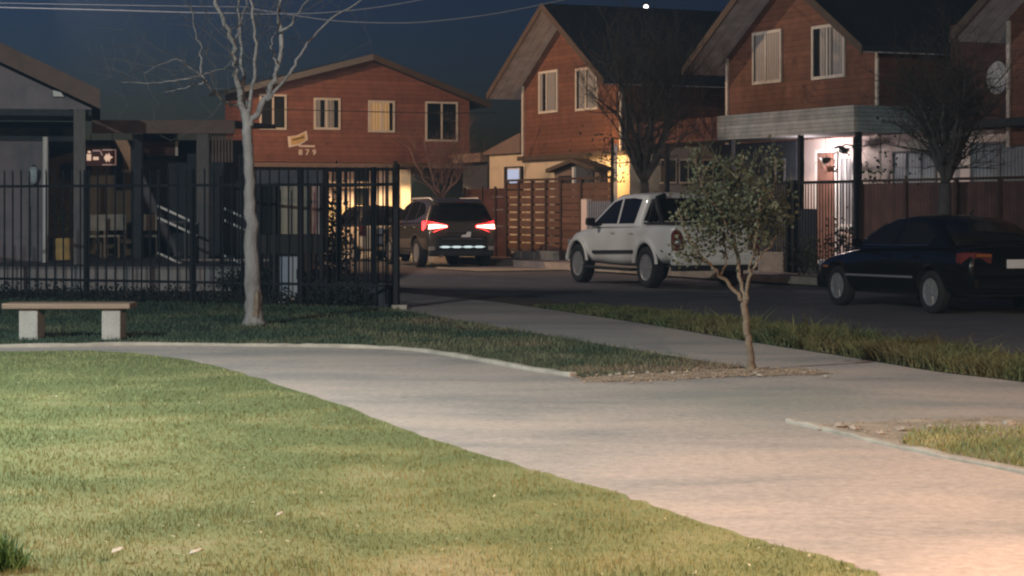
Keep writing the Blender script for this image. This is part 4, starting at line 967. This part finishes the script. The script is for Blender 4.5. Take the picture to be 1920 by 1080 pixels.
MB().tube([(0, .15, 0), (0, .15, lz+.1)], .06, 8).build('pole', M['iron'], fl_); MB().bar((0, .2, lz+.25), (0, -.3, lz+.25), .16, .06).build('head', M['iron'], fl_)
MB().ball((0, -.1, lz+.1), .11).build('lamp', M['lamp_white'], fl_)
# ---------------------------------------------------------------- vehicles (x right, y forward)
def loft(stations, paint, par, wheels, wr, name='body', wx=.62, sub=2):
    """stations: (y, z_bottom, z_top, w_sill, w_mid, w_top, z_mid, crown)"""
    mb = MB(); rings = []
    for y, zb, zt, ws, wm, wt, zm, c in stations:
        half = [(0, zb), (ws*.7, zb), (ws, zb+.05), (wm, zm-.08), (wm, zm+.08), (wt, zt-.06), (wt-.07, zt), (wt*.5, zt+c), (0, zt+c*1.25)]
        rings.append([(x, y, z) for x, z in half]+[(-x, y, z) for x, z in half[-2:0:-1]])
    n = len(rings[0])
    for r_ in rings: mb.V += r_
    for i in range(len(rings)-1):
        for j in range(n): mb.Fc.append((i*n+j, i*n+(j+1) % n, (i+1)*n+(j+1) % n, (i+1)*n+j))
    mb.Fc.append(tuple(range(n))[::-1]); mb.Fc.append(tuple((len(rings)-1)*n+j for j in range(n)))
    o = mb.build(name, [paint, M['plastic']], par, smooth=True, sub=sub); bake(o)
    # wheel wells
    cut = MB()
    for wy, wz in wheels:
        for s in (-1, 1): cut.lathe([(wr, s*wx), (wr, s*1.3)], (0, wy, wz), 'X', 28)
    c = cut.build('cut', M['plastic'], par); k = o.modifiers.new('b', 'BOOLEAN'); k.object = c; k.operation = 'DIFFERENCE'; k.solver = 'EXACT'
    bake(o); bpy.data.objects.remove(c)
    for p in o.data.polygons:
        q = p.center
        if any((q.y-wy)**2+(q.z-wz)**2 < (wr*1.01)**2 for wy, wz in wheels) and abs(q.x) > wx-.02:
            p.material_index = 1
            p.use_smooth = False
    return o
def cabin(par, prof, zb, zr, wb, wr, paint, bevel=.05, crown=.03, name='cabin'):
    """prof: side outline (y, z) from the front base over the roof to the rear base; walls lean in with height"""
    X = lambda z: wb-(z-zb)/(zr-zb)*(wb-wr)
    mb = MB(); n = len(prof)
    for s in (1, .5, 0, -.5, -1):
        for y, z in prof:
            c = crown*(1-s*s)*((z-zb)/(zr-zb)); mb.V.append((X(z)*s, y, z+c))
    for k in range(4):
        for i in range(n-1): mb.Fc.append((k*n+i, k*n+i+1, (k+1)*n+i+1, (k+1)*n+i))
    mb.Fc.append(tuple(range(n))); mb.Fc.append(tuple(4*n+i for i in range(n))[::-1])
    o = mb.build(name, paint, par, bevel=bevel, seg=3)
    for p in o.data.polygons: p.use_smooth = True
    return o, X
def side_window(par, X, pts, m='car_glass', off=.005, name='window', sides=(-1, 1), th=.02):
    for s in sides:
        MB().prism([(s*(X(z)+off), y, z) for y, z in pts], (-s*th, 0, 0)).build(name, M[m], par)
def cross_window(par, p0, p1, w0, w1, m='car_glass', out=(0, 0, 0), name='windscreen', inset=.06, crown=.03):
    (y0, z0), (y1, z1) = p0, p1; o = Vector(out)
    mb = MB(); N_ = 6; V0 = []; V1 = []
    for i in range(N_+1):
        s = -1+2*i/N_; V0.append(Vector((s*(w0-inset), y0, z0))+o); V1.append(Vector((s*(w1-inset), y1, z1+crown*(1-s*s)))+o)
    mb.V = [tuple(v) for v in V0+V1]; k = N_+1
    for i in range(N_): mb.Fc.append((i, i+1, k+i+1, k+i))
    w = mb.build(name, M[m], par, smooth=True); sd = w.modifiers.new('s', 'SOLIDIFY'); sd.thickness = .012; sd.offset = 0
    return w
def wheel(par, x, y, z, r, s, rim='alloy', spokes=6, w=.2):
    t = MB().lathe([(r*.62, -w*.42), (r*.9, -w/2), (r*.985, -w*.4), (r, -w*.15), (r, w*.15), (r*.985, w*.4), (r*.9, w/2), (r*.62, w*.42)], (0, 0, 0), 'X', 30, close=True).build('wheel', M['tyre'], par, smooth=True, loc=(x, y, z))
    k = s
    rm = MB().lathe([(r*.66, k*w*.36), (r*.64, k*w*.44), (r*.58, k*w*.40), (r*.56, k*w*.1), (.01, k*w*.06)], (0, 0, 0), 'X', 30)
    for i in range(spokes):
        a = 2*math.pi*i/spokes; u = Vector((0, math.cos(a), math.sin(a))); v = Vector((0, -math.sin(a), math.cos(a)))
        q = [u*r*.1-v*r*.09, u*r*.1+v*r*.09, u*r*.6+v*r*.055, u*r*.6-v*r*.055]
        rm.prism([p+Vector((k*w*.34, 0, 0)) for p in q], (k*w*.07, 0, 0))
    rm.lathe([(r*.15, k*w*.3), (r*.15, k*w*.44), (r*.08, k*w*.46), (.002, k*w*.46)], (0, 0, 0), 'X', 16)
    rm.build('rim', M[rim], t)
    MB().lathe([(r*.545, k*w*.04), (r*.545, k*w*.08), (.01, k*w*.09)], (0, 0, 0), 'X', 24).build('brake_disc', M['plastic'], t)
    return t
def four_wheels(par, fy, ry, tx, r, **k):
    for y in (fy, ry):
        for s in (-1, 1): wheel(par, s*tx, y, r, r, s, **k)
def place(px_r, py_r, wheel_local, rz, z):
    """car origin so that a wheel's foot stands at that photo point"""
    g = G(px_r, py_r, z); c, s = math.cos(rz), math.sin(rz); x, y = wheel_local
    return Vector((g.x-(c*x-s*y), g.y-(s*x+c*y), z))
RZ = -.08
# ---- white pickup
rz = R(22.5); o = place(1217, 540, (-.86, -1.53), rz, RZ)
pk = thing('white_pickup', 'white double cab pickup with black sport bar parked facing away', 'pickup', o, rz)
wh = [(1.53, .39), (-1.53, .39)]
loft([(2.24, .5, .86, .62, .7, .66, .66, .01), (2.19, .42, .92, .76, .82, .74, .66, .03), (2.02, .38, 1.0, .86, .91, .84, .68, .05), (1.5, .38, 1.07, .88, .94, .88, .7, .05), (1.0, .38, 1.13, .88, .935, .9, .72, .04),
      (.3, .36, 1.15, .88, .93, .9, .72, 0), (-.6, .36, 1.17, .88, .935, .905, .72, 0), (-1.3, .38, 1.185, .88, .95, .91, .74, 0), (-1.9, .42, 1.195, .88, .945, .91, .74, 0), (-2.45, .47, 1.19, .88, .93, .9, .74, 0), (-2.54, .5, 1.18, .85, .9, .88, .74, 0), (-2.56, .52, 1.16, .8, .86, .85, .74, 0)],
     M['paint_white'], pk, wh, .45)
prof = [(1.12, 1.11), (.28, 1.66), (.0, 1.735), (-.55, 1.765), (-1.12, 1.74), (-1.22, 1.68), (-1.16, 1.14)]
cab, X = cabin(pk, prof, 1.11, 1.765, .9, .68, M['paint_white'])
side_window(pk, X, [(.86, 1.18), (.22, 1.60), (-.12, 1.665), (-.17, 1.19)])
side_window(pk, X, [(-.26, 1.19), (-.2, 1.67), (-.62, 1.68), (-.98, 1.655), (-.92, 1.2)])
cross_window(pk, (1.09, 1.15), (.31, 1.655), .9, .71, out=(0, .012, .012)); cross_window(pk, (-1.175, 1.25), (-1.225, 1.66), .86, .71, out=(0, -.012, 0), name='rear_window', crown=.02)
MB().box(-.84, .84, -2.5, -1.24, 1.19, 1.225).build('bed_cover', M['plastic'], pk, bevel=.02)
for s in (-1, 1):
    MB().tube([(s*.74, -1.85, 1.2), (s*.72, -1.62, 1.5), (s*.66, -1.5, 1.68), (s*.5, -1.46, 1.72)], .055, 8).tube([(s*.74, -1.32, 1.2), (s*.7, -1.42, 1.6), (s*.62, -1.48, 1.69)], .045, 8).build('sport_bar', M['plastic'], pk, smooth=True)
    MB().bar((s*.76, -1.55, 1.24), (s*.735, -1.5, 1.6), .03, .05).build('bar_trim', M['chrome'], pk)
    MB().prism([(s*.925, .82, .6), (s*.925, .82, .66), (s*.935, -1.0, .7), (s*.935, -1.0, .64)], (s*.025, 0, 0)).build('side_moulding', M['plastic'], pk)
    MB().box(s*.93-.08, s*.93+.08, -1.02, 1.02, .3, .36).build('running_board', M['plastic'], pk, bevel=.02)
    for y in (-.05, -.88): MB().box(s*.925-.02, s*.925+.035, y-.09, y+.09, 1.0, 1.045).build('door_handle', M['paint_white'], pk, bevel=.012)
    mr = MB().prism([(s*.93, .78, 1.13), (s*.93, .78, 1.3), (s*1.13, .74, 1.3), (s*1.14, .74, 1.16)], (0, -.1, 0)).build('mirror', M['plastic'], pk, bevel=.025)
    MB().prism([(s*.86, .98, 1.115), (s*.87, .5, 1.15), (s*.885, .5, 1.2), (s*.87, .85, 1.2)], (s*.035, 0, 0)).build('mirror_base', M['plastic'], mr); mr.parent = pk
    tl = MB().prism([(s*.66, -2.5, .72), (s*.9, -2.5, .7), (s*.915, -2.5, .86), (s*.91, -2.5, 1.02), (s*.85, -2.5, 1.1), (s*.74, -2.5, 1.08), (s*.68, -2.5, .95)], (0, -.085, 0)).build('tail_light', M['lens_dark'], pk, bevel=.03)
    MB().ball((s*.8, -2.56, .87), .07, .9).build('lamp_bowl', M['alloy'], tl)
    MB().box(s*.66, s*.86, 2.03, 2.2, .72, .86).build('headlight', M['lens_clear'], pk, bevel=.03)
    MB().lathe([(.45, .9*s), (.51, .93*s), (.52, .965*s), (.46, .975*s)], (0, 1.53, .39), 'X', 32, close=True).build('wheel_arch', M['paint_white'], pk, smooth=True)
    MB().lathe([(.45, .9*s), (.51, .93*s), (.52, .965*s), (.46, .975*s)], (0, -1.53, .39), 'X', 32, close=True).build('wheel_arch', M['paint_white'], pk, smooth=True)
for wa in [c for c in pk.children if c.name.startswith('wheel_arch')]:   # keep the arch only above the sill
    bm = bmesh.new(); bm.from_mesh(wa.data); bmesh.ops.bisect_plane(bm, geom=bm.verts[:]+bm.edges[:]+bm.faces[:], plane_co=(0, 0, .46), plane_no=(0, 0, 1), clear_inner=True); bm.to_mesh(wa.data); bm.free()
MB().box(-.64, .64, -2.585, -2.555, .68, 1.14).build('tailgate', M['paint_white'], pk, bevel=.02)
MB().box(-.16, .16, -2.6, -2.586, .98, 1.06).build('tailgate_handle', M['plastic'], pk, bevel=.01)
MB().box(-.9, .9, -2.66, -2.45, .44, .62).build('rear_bumper', M['paint_white'], pk, bevel=.04); MB().box(-.85, .85, -2.6, -2.4, .34, .438).build('lower_valance', M['plastic'], pk)
MB().box(-.84, .84, 2.12, 2.29, .4, .6).build('front_bumper', M['paint_white'], pk, bevel=.05)
MB().box(-.2, .2, -2.672, -2.661, .5, .6).build('number_plate', M['plate'], pk)
four_wheels(pk, 1.53, -1.53, .83, .385, spokes=6, w=.24)
# ---- dark crossover with lit brake lamps
rz = R(18); o = place(788, 501, (-.82, -1.38), rz, RZ)
sv = thing('dark_suv', 'dark crossover car with red brake lamps lit seen from behind', 'car', o, rz); sv.scale = (1.05, 1.05, 1.04)
wh = [(1.32, .36), (-1.32, .36)]
loft([(2.2, .45, .82, .6, .68, .6, .6, .01), (2.12, .35, .9, .75, .82, .72, .62, .02), (1.85, .3, .97, .84, .9, .8, .62, .04), (1.3, .28, 1.02, .86, .915, .85, .64, .04), (.9, .28, 1.06, .86, .92, .87, .66, .02), (0, .28, 1.08, .86, .92, .88, .68, 0),
      (-.8, .28, 1.1, .86, .925, .88, .7, 0), (-1.5, .3, 1.12, .86, .92, .87, .72, 0), (-2.0, .33, 1.12, .83, .9, .84, .74, 0), (-2.14, .38, 1.1, .78, .85, .8, .74, 0), (-2.18, .42, 1.06, .7, .78, .74, .74, 0)],
     M['paint_dark'], sv, wh, .42)
prof = [(1.1, 1.03), (.35, 1.5), (.05, 1.6), (-.5, 1.655), (-1.2, 1.64), (-1.75, 1.58), (-1.9, 1.5), (-2.08, 1.1)]
cab, X = cabin(sv, prof, 1.03, 1.655, .875, .62, M['paint_dark'], crown=.035)
side_window(sv, X, [(.85, 1.13), (.3, 1.47), (.02, 1.55), (-.15, 1.565), (-.12, 1.13)]); side_window(sv, X, [(-.2, 1.13), (-.23, 1.57), (-.5, 1.59), (-.95, 1.57), (-1.0, 1.15)])
side_window(sv, X, [(-1.07, 1.16), (-1.02, 1.565), (-1.35, 1.54), (-1.62, 1.42), (-1.68, 1.3)])
cross_window(sv, (1.07, 1.07), (.38, 1.49), .86, .69, out=(0, .012, .012)); cross_window(sv, (-2.075, 1.13), (-1.915, 1.49), .86, .7, out=(0, -.014, .004), name='rear_window', inset=.08)
MB().prism([(-.58, -1.7, 1.63), (.58, -1.7, 1.63), (.56, -2.02, 1.56), (-.56, -2.02, 1.56)], (0, 0, .035)).build('roof_spoiler', M['paint_dark'], sv, bevel=.012)
MB().box(-.12, .12, -2.035, -2.021, 1.565, 1.59).build('upper_lamp', M['lens_dark'], sv)
for s in (-1, 1):
    MB().tube([(s*.6, .1, 1.6), (s*.605, 0, 1.67), (s*.6, -1.5, 1.675), (s*.58, -1.7, 1.62)], .022, 7).build('roof_rail', M['steel'], sv, smooth=True)
    # tail lamp: red shell wrapped round the corner and the bright bar inside
    tl = MB().prism([(s*.34, -2.09, .97), (s*.36, -2.09, 1.03), (s*.7, -2.09, 1.1), (s*.84, -1.98, 1.13), (s*.87, -1.8, 1.12), (s*.88, -1.8, .9), (s*.84, -2.0, .85), (s*.68, -2.09, .86), (s*.5, -2.09, .93)], (0, -.1, 0)).build('tail_light', M['red_glow'], sv, bevel=.015)
    MB().prism([(s*.36, -2.2, .985), (s*.38, -2.2, 1.01), (s*.62, -2.2, 1.035), (s*.8, -2.18, 1.045), (s*.82, -2.18, .935), (s*.68, -2.2, .945)], (0, -.012, 0)).build('brake_bulb', M['red_core'], tl)
    MB().box(s*.93-.01, s*.93+.02, -1.0, -.85, .98, 1.01).box(s*.93-.01, s*.93+.02, -.08, .08, .97, 1.0).build('door_handle', M['chrome'], sv)
    MB().prism([(s*.9, .78, 1.07), (s*.9, .78, 1.2), (s*1.08, .74, 1.2), (s*1.08, .74, 1.09)], (0, -.08, 0)).build('mirror', M['paint_dark'], sv, bevel=.02)
    MB().prism([(s*.92, 1.0, .3), (s*.92, 1.0, .38), (s*.93, -.95, .38), (s*.93, -.95, .3)], (s*.02, 0, 0)).build('sill_trim', M['plastic'], sv)
    MB().box(s*.66, s*.8, -2.19, -2.1, .42, .52).build('reflector', M['lens_clear'], sv, bevel=.02)
MB().box(-.62, .62, -2.22, -2.1, .44, .78).build('tailgate', M['plastic'], sv, bevel=.03)
MB().box(-.42, .42, -2.235, -2.2, .865, .89).build('chrome_strip', M['chrome'], sv); MB().box(-.5, .5, -2.24, -2.221, .685, .71).build('chrome_strip', M['chrome'], sv)
MB().prism([(-.02, -2.235, .74), (.2, -2.235, .74), (.22, -2.235, .86), (.13, -2.235, .87), (.09, -2.235, .8), (-.01, -2.235, .79)], (0, .012, 0)).build('pale_badge', M['plate'], sv)
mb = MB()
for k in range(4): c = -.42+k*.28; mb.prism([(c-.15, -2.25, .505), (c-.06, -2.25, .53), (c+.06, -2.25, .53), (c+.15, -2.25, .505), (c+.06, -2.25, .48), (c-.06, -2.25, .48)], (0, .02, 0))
mb.build('bumper_glint', M['strip_glow'], sv)  # glowing blobs stand in for reflections on the bumper strip
MB().box(-.8, .8, -2.2, -2.0, .28, .43).build('lower_valance', M['plastic'], sv, bevel=.04); MB().tube([(-.5, -2.2, .3), (-.5, -2.05, .3)], .045, 10).build('exhaust', M['chrome'], sv)
MB().box(-.24, .24, -2.252, -2.241, .56, .66).build('number_plate', M['plastic'], sv)
four_wheels(sv, 1.32, -1.32, .79, .355, spokes=10, w=.22)
# ---- black saloon at the right edge
rz = R(20); o = place(1756, 588, (-.74, -1.33), rz, RZ)
sd = thing('black_sedan', 'glossy black saloon car parked at the right edge', 'car', o, rz)
wh = [(1.33, .31), (-1.33, .31)]
loft([(2.13, .35, .62, .58, .66, .58, .5, .01), (2.06, .26, .68, .72, .78, .7, .5, .02), (1.84, .22, .74, .8, .86, .78, .52, .035), (1.3, .2, .82, .82, .875, .8, .54, .04), (.85, .2, .88, .82, .88, .82, .56, .03), (0, .2, .91, .82, .885, .84, .58, 0),
      (-.9, .2, .93, .82, .885, .84, .6, 0), (-1.5, .22, .95, .82, .88, .82, .62, .01), (-2.1, .25, .95, .8, .86, .78, .64, .02), (-2.26, .29, .93, .74, .81, .74, .64, .01), (-2.31, .33, .88, .66, .74, .68, .62, 0)],
     M['paint_black'], sd, wh, .365)
prof = [(.95, .87), (.25, 1.25), (-.02, 1.33), (-.5, 1.365), (-1.0, 1.33), (-1.25, 1.24), (-1.85, .93)]
cab, X = cabin(sd, prof, .87, 1.365, .83, .58, M['paint_black'], crown=.03)
side_window(sd, X, [(.7, .94), (.22, 1.2), (-.02, 1.275), (-.28, 1.295), (-.26, .95)]); side_window(sd, X, [(-.33, .95), (-.35, 1.295), (-.6, 1.3), (-1.0, 1.25), (-1.3, 1.1), (-1.22, .97)])
cross_window(sd, (.92, .9), (.28, 1.245), .82, .65, out=(0, .01, .012)); cross_window(sd, (-1.82, .96), (-1.27, 1.24), .8, .64, out=(0, -.01, .012), name='rear_window')
for s in (-1, 1):
    MB().tube([(s*(X(.94)+.01), .68, .945), (s*(X(.95)+.012), -.3, .945), (s*(X(.97)+.012), -1.2, .965)], .008, 6).build('window_trim', M['chrome'], sd)
    MB().prism([(s*.875, 1.0, .47), (s*.875, 1.0, .5), (s*.885, -.92, .52), (s*.885, -.92, .49)], (s*.016, 0, 0)).build('side_moulding', M['alloy'], sd)  # pale alloy tone stands in for light reflected along the chrome moulding
    MB().prism([(s*.85, .6, .9), (s*.85, .6, 1.03), (s*1.03, .57, 1.03), (s*1.03, .57, .92)], (0, -.08, 0)).build('mirror', M['paint_black'], sd, bevel=.03)
    for y in (-.18, -1.0): MB().box(s*.87-.01, s*.87+.03, y-.09, y+.09, .78, .81).build('door_handle', M['paint_black'], sd, bevel=.01)
    tl = MB().prism([(s*.46, -2.2, .86), (s*.72, -2.2, .88), (s*.8, -2.1, .88), (s*.835, -1.98, .87), (s*.84, -1.98, .72), (s*.78, -2.15, .7), (s*.48, -2.2, .72)], (0, -.11, 0)).build('tail_light', M['lens_dark'], sd, bevel=.015)
    MB().box(s*.49, s*.72, -2.325, -2.31, .82, .855).build('indicator', M['lens_amber'], tl)
    MB().box(s*.55, s*.76, 1.93, 2.07, .55, .66).build('headlight', M['lens_clear'], sd, bevel=.03)
    MB().box(s*.86-.01, s*.86+.012, 1.62, 1.72, .58, .61).build('side_repeater', M['lens_amber'], sd)
MB().box(-.78, .78, -2.36, -2.15, .34, .56).build('rear_bumper', M['paint_black'], sd, bevel=.05); MB().box(-.24, .24, -2.335, -2.315, .66, .78).build('number_plate', M['plate'], sd)
MB().box(-.76, .76, 1.95, 2.16, .26, .48).build('front_bumper', M['paint_black'], sd, bevel=.05)
MB().prism([(-.62, -2.05, 1.0), (.62, -2.05, 1.0), (.62, -2.22, 1.02), (-.62, -2.22, 1.02)], (0, 0, .02)).box(-.5, -.46, -2.15, -2.1, .95, .999).box(.46, .5, -2.15, -2.1, .95, .999).build('boot_spoiler', M['paint_black'], sd)
MB().tube([(0, -1.02, 1.36), (0, -1.12, 1.46)], .01, 5).ball((0, -1.03, 1.38), .025).build('antenna', M['chrome'], sd)
four_wheels(sd, 1.33, -1.33, .76, .305, spokes=7, w=.19)
# ---- pale car behind the fence
rz = R(20); o = place(667, 490, (-.72, -1.2), rz, RZ)
hb = thing('pale_hatchback', 'pale beige hatchback seen through the fence beside the dark crossover', 'car', o, rz)
wh = [(1.2, .31), (-1.2, .31)]
loft([(1.85, .38, .72, .58, .66, .58, .55, .01), (1.75, .3, .8, .72, .78, .7, .56, .02), (1.2, .26, .9, .8, .84, .78, .58, .03), (.8, .26, .95, .8, .85, .8, .6, .02), (0, .26, .97, .8, .85, .81, .62, 0),
      (-.8, .26, 1.0, .8, .85, .81, .64, 0), (-1.5, .28, 1.02, .79, .84, .8, .66, 0), (-1.78, .33, 1.0, .74, .8, .77, .66, 0), (-1.82, .38, .97, .7, .75, .72, .66, 0)], M['paint_pale'], hb, wh, .365)
prof = [(1.0, .94), (.3, 1.42), (0, 1.5), (-.6, 1.54), (-1.3, 1.5), (-1.52, 1.42), (-1.72, 1.0)]
cab, X = cabin(hb, prof, .94, 1.54, .81, .6, M['plastic'])
side_window(hb, X, [(.75, 1.02), (.27, 1.38), (0, 1.44), (-.2, 1.45), (-.2, 1.02)]); side_window(hb, X, [(-.28, 1.02), (-.28, 1.455), (-.6, 1.46), (-1.2, 1.42), (-1.45, 1.15), (-1.4, 1.05)])
cross_window(hb, (.97, .97), (.33, 1.41), .8, .66, out=(0, .012, .012)); cross_window(hb, (-1.7, 1.05), (-1.535, 1.41), .78, .66, out=(0, -.014, .004), name='rear_window')
MB().box(-.34, .34, -1.9, -1.8, .42, .9).build('tailgate', M['plastic'], hb, bevel=.03)
MB().box(-.3, -.12, -1.915, -1.901, .78, .95).box(-.3, -.12, -1.915, -1.901, .5, .7).build('pale_panel', M['box_white'], hb); MB().box(-.06, .22, -1.915, -1.901, .55, .66).build('number_plate', M['plate'], hb)
for s in (-1, 1):
    MB().box(s*.7-.08, s*.7+.08, -1.86, -1.76, .72, 1.0).build('tail_light', M['lens_dark'], hb, bevel=.02); MB().box(s*.5, s*.76, 1.66, 1.8, .6, .74).build('headlight', M['lens_clear'], hb, bevel=.02)
    MB().prism([(s*.83, .66, 1.0), (s*.83, .66, 1.12), (s*.98, .63, 1.12), (s*.98, .63, 1.02)], (0, -.08, 0)).build('mirror', M['plastic'], hb, bevel=.02)
    MB().box(s*.845-.01, s*.845+.02, -.15, .0, .84, .87).build('door_handle', M['chrome'], hb)
four_wheels(hb, 1.2, -1.2, .73, .305, spokes=8, w=.19)
# ---------------------------------------------------------------- light, sky, camera
w = bpy.data.worlds.new('World'); sc.world = w; w.use_nodes = True; nt = w.node_tree
bg = nt.nodes['Background']; sky = nt.nodes.new('ShaderNodeTexSky'); sky.sky_type = 'NISHITA'; sky.sun_disc = False
SUN_EL, SUN_AZ = R(-4.9), R(-62)
sky.sun_elevation = SUN_EL; sky.sun_rotation = SUN_AZ; sky.altitude = 300; sky.dust_density = .6
mx = nt.nodes.new('ShaderNodeMix'); mx.data_type = 'RGBA'; mx.blend_type = 'MULTIPLY'; mx.inputs[0].default_value = 1; mx.inputs[7].default_value = (.26, .52, 1.42, 1)
nt.links.new(sky.outputs[0], mx.inputs[6]); nt.links.new(mx.outputs[2], bg.inputs[0]); bg.inputs[1].default_value = 1.4
su = bpy.data.lights.new('fill_sun', 'SUN'); su.energy = .06; su.angle = R(25); su.color = (.6, .75, 1)  # faint bluish light added to lift the ambient level
so = bpy.data.objects.new('fill_sun', su); COL.objects.link(so); so.rotation_euler = (R(55), 0, R(-35))
def spot(name, loc, tgt, power, col, cone, blend=.4, rad=.12):
    l = bpy.data.lights.new(name, 'SPOT'); l.energy = power; l.color = col; l.spot_size = R(cone); l.spot_blend = blend; l.shadow_soft_size = rad
    o = bpy.data.objects.new(name, l); COL.objects.link(o); o.location = loc
    o.rotation_euler = (Vector(tgt)-Vector(loc)).to_track_quat('-Z', 'Y').to_euler(); return o
def point(name, loc, power, col, rad=.05):
    l = bpy.data.lights.new(name, 'POINT'); l.energy = power; l.color = col; l.shadow_soft_size = rad
    o = bpy.data.objects.new(name, l); COL.objects.link(o); o.location = loc; return o
spot('park_lamp_left', (-7.6, 11.0, 6.0), (-2.5, 15.5, 0), 6300, (.92, 1, .95), 150, .5)
spot('park_lamp_right', (4.5, 5.5, 4.6), (1.2, 10.5, 0), 3450, (1, .62, .41), 140, .6)
spot('street_lamp', (-11, 40, 9), (1, 54, 2), 3300, (1, .86, .74), 124, .35)
spot('street_lamp', (-12.5, 54.5, 8), (-1, 60, 2), 5200, (1, .6, .32), 124, .35)
point('porch_bulb', lamp_pos+Vector((0, 0, -.1))-N2*.4+D2*.7, 105, (1, .84, .83), .06)
spot('end_house_bulb', bulb0, bulb0-Vector((0, 0, 2)), 1200, (1, .66, .32), 165, .15, .06)
mb_ = fm.o+fm.x*6.1+fm.y*-.6+Vector((0, 0, 2.45)); point('middle_house_bulb', mb_, 95, (1, .6, .22), .06)
cam = bpy.data.cameras.new('camera'); co = bpy.data.objects.new('camera', cam); COL.objects.link(co); sc.camera = co
co.location = (0, 0, H); co.rotation_euler = (R(90), 0, 0); cam.sensor_width = 36; cam.lens = 36*F/1920; cam.shift_y = -(540-YH)/1920
cam.clip_end = 2000; cam.clip_start = .1
sc.view_settings.view_transform = 'Standard'; sc.view_settings.look = 'None'; sc.view_settings.gamma = 1; sc.view_settings.exposure = 0
try: sc.view_settings.use_curve_mapping = False
except Exception: pass
# even haze box added to veil the view and lift the shadows
hz = MB().box(-215, 215, -215, 215, -1.3, 36).build('haze', None); hz.data.materials.clear(); kind(hz, 'stuff'); tag(hz, 'thin even haze added over the whole street to lift shadows', 'haze')
hm_ = bpy.data.materials.new('veil_haze'); hm_.use_nodes = True; hn = hm_.node_tree; hn.nodes.remove(hn.nodes['Principled BSDF'])
vol = hn.nodes.new('ShaderNodeVolumePrincipled'); vol.inputs['Color'].default_value = (.4, .68, 1, 1); vol.inputs['Density'].default_value = .0013; vol.inputs['Anisotropy'].default_value = .35
hn.links.new(vol.outputs[0], [n for n in hn.nodes if n.type == 'OUTPUT_MATERIAL'][0].inputs['Volume']); hz.data.materials.append(hm_)
sc.render.engine = 'CYCLES'; sc.cycles.max_bounces = 5; sc.cycles.diffuse_bounces = 3; sc.cycles.caustics_reflective = False; sc.cycles.caustics_refractive = False
sc.cycles.sample_clamp_indirect = 4; sc.cycles.use_denoising = True; sc.cycles.use_light_tree = True
sc.cycles.filter_width = 2.2; sc.cycles.volume_bounces = 0
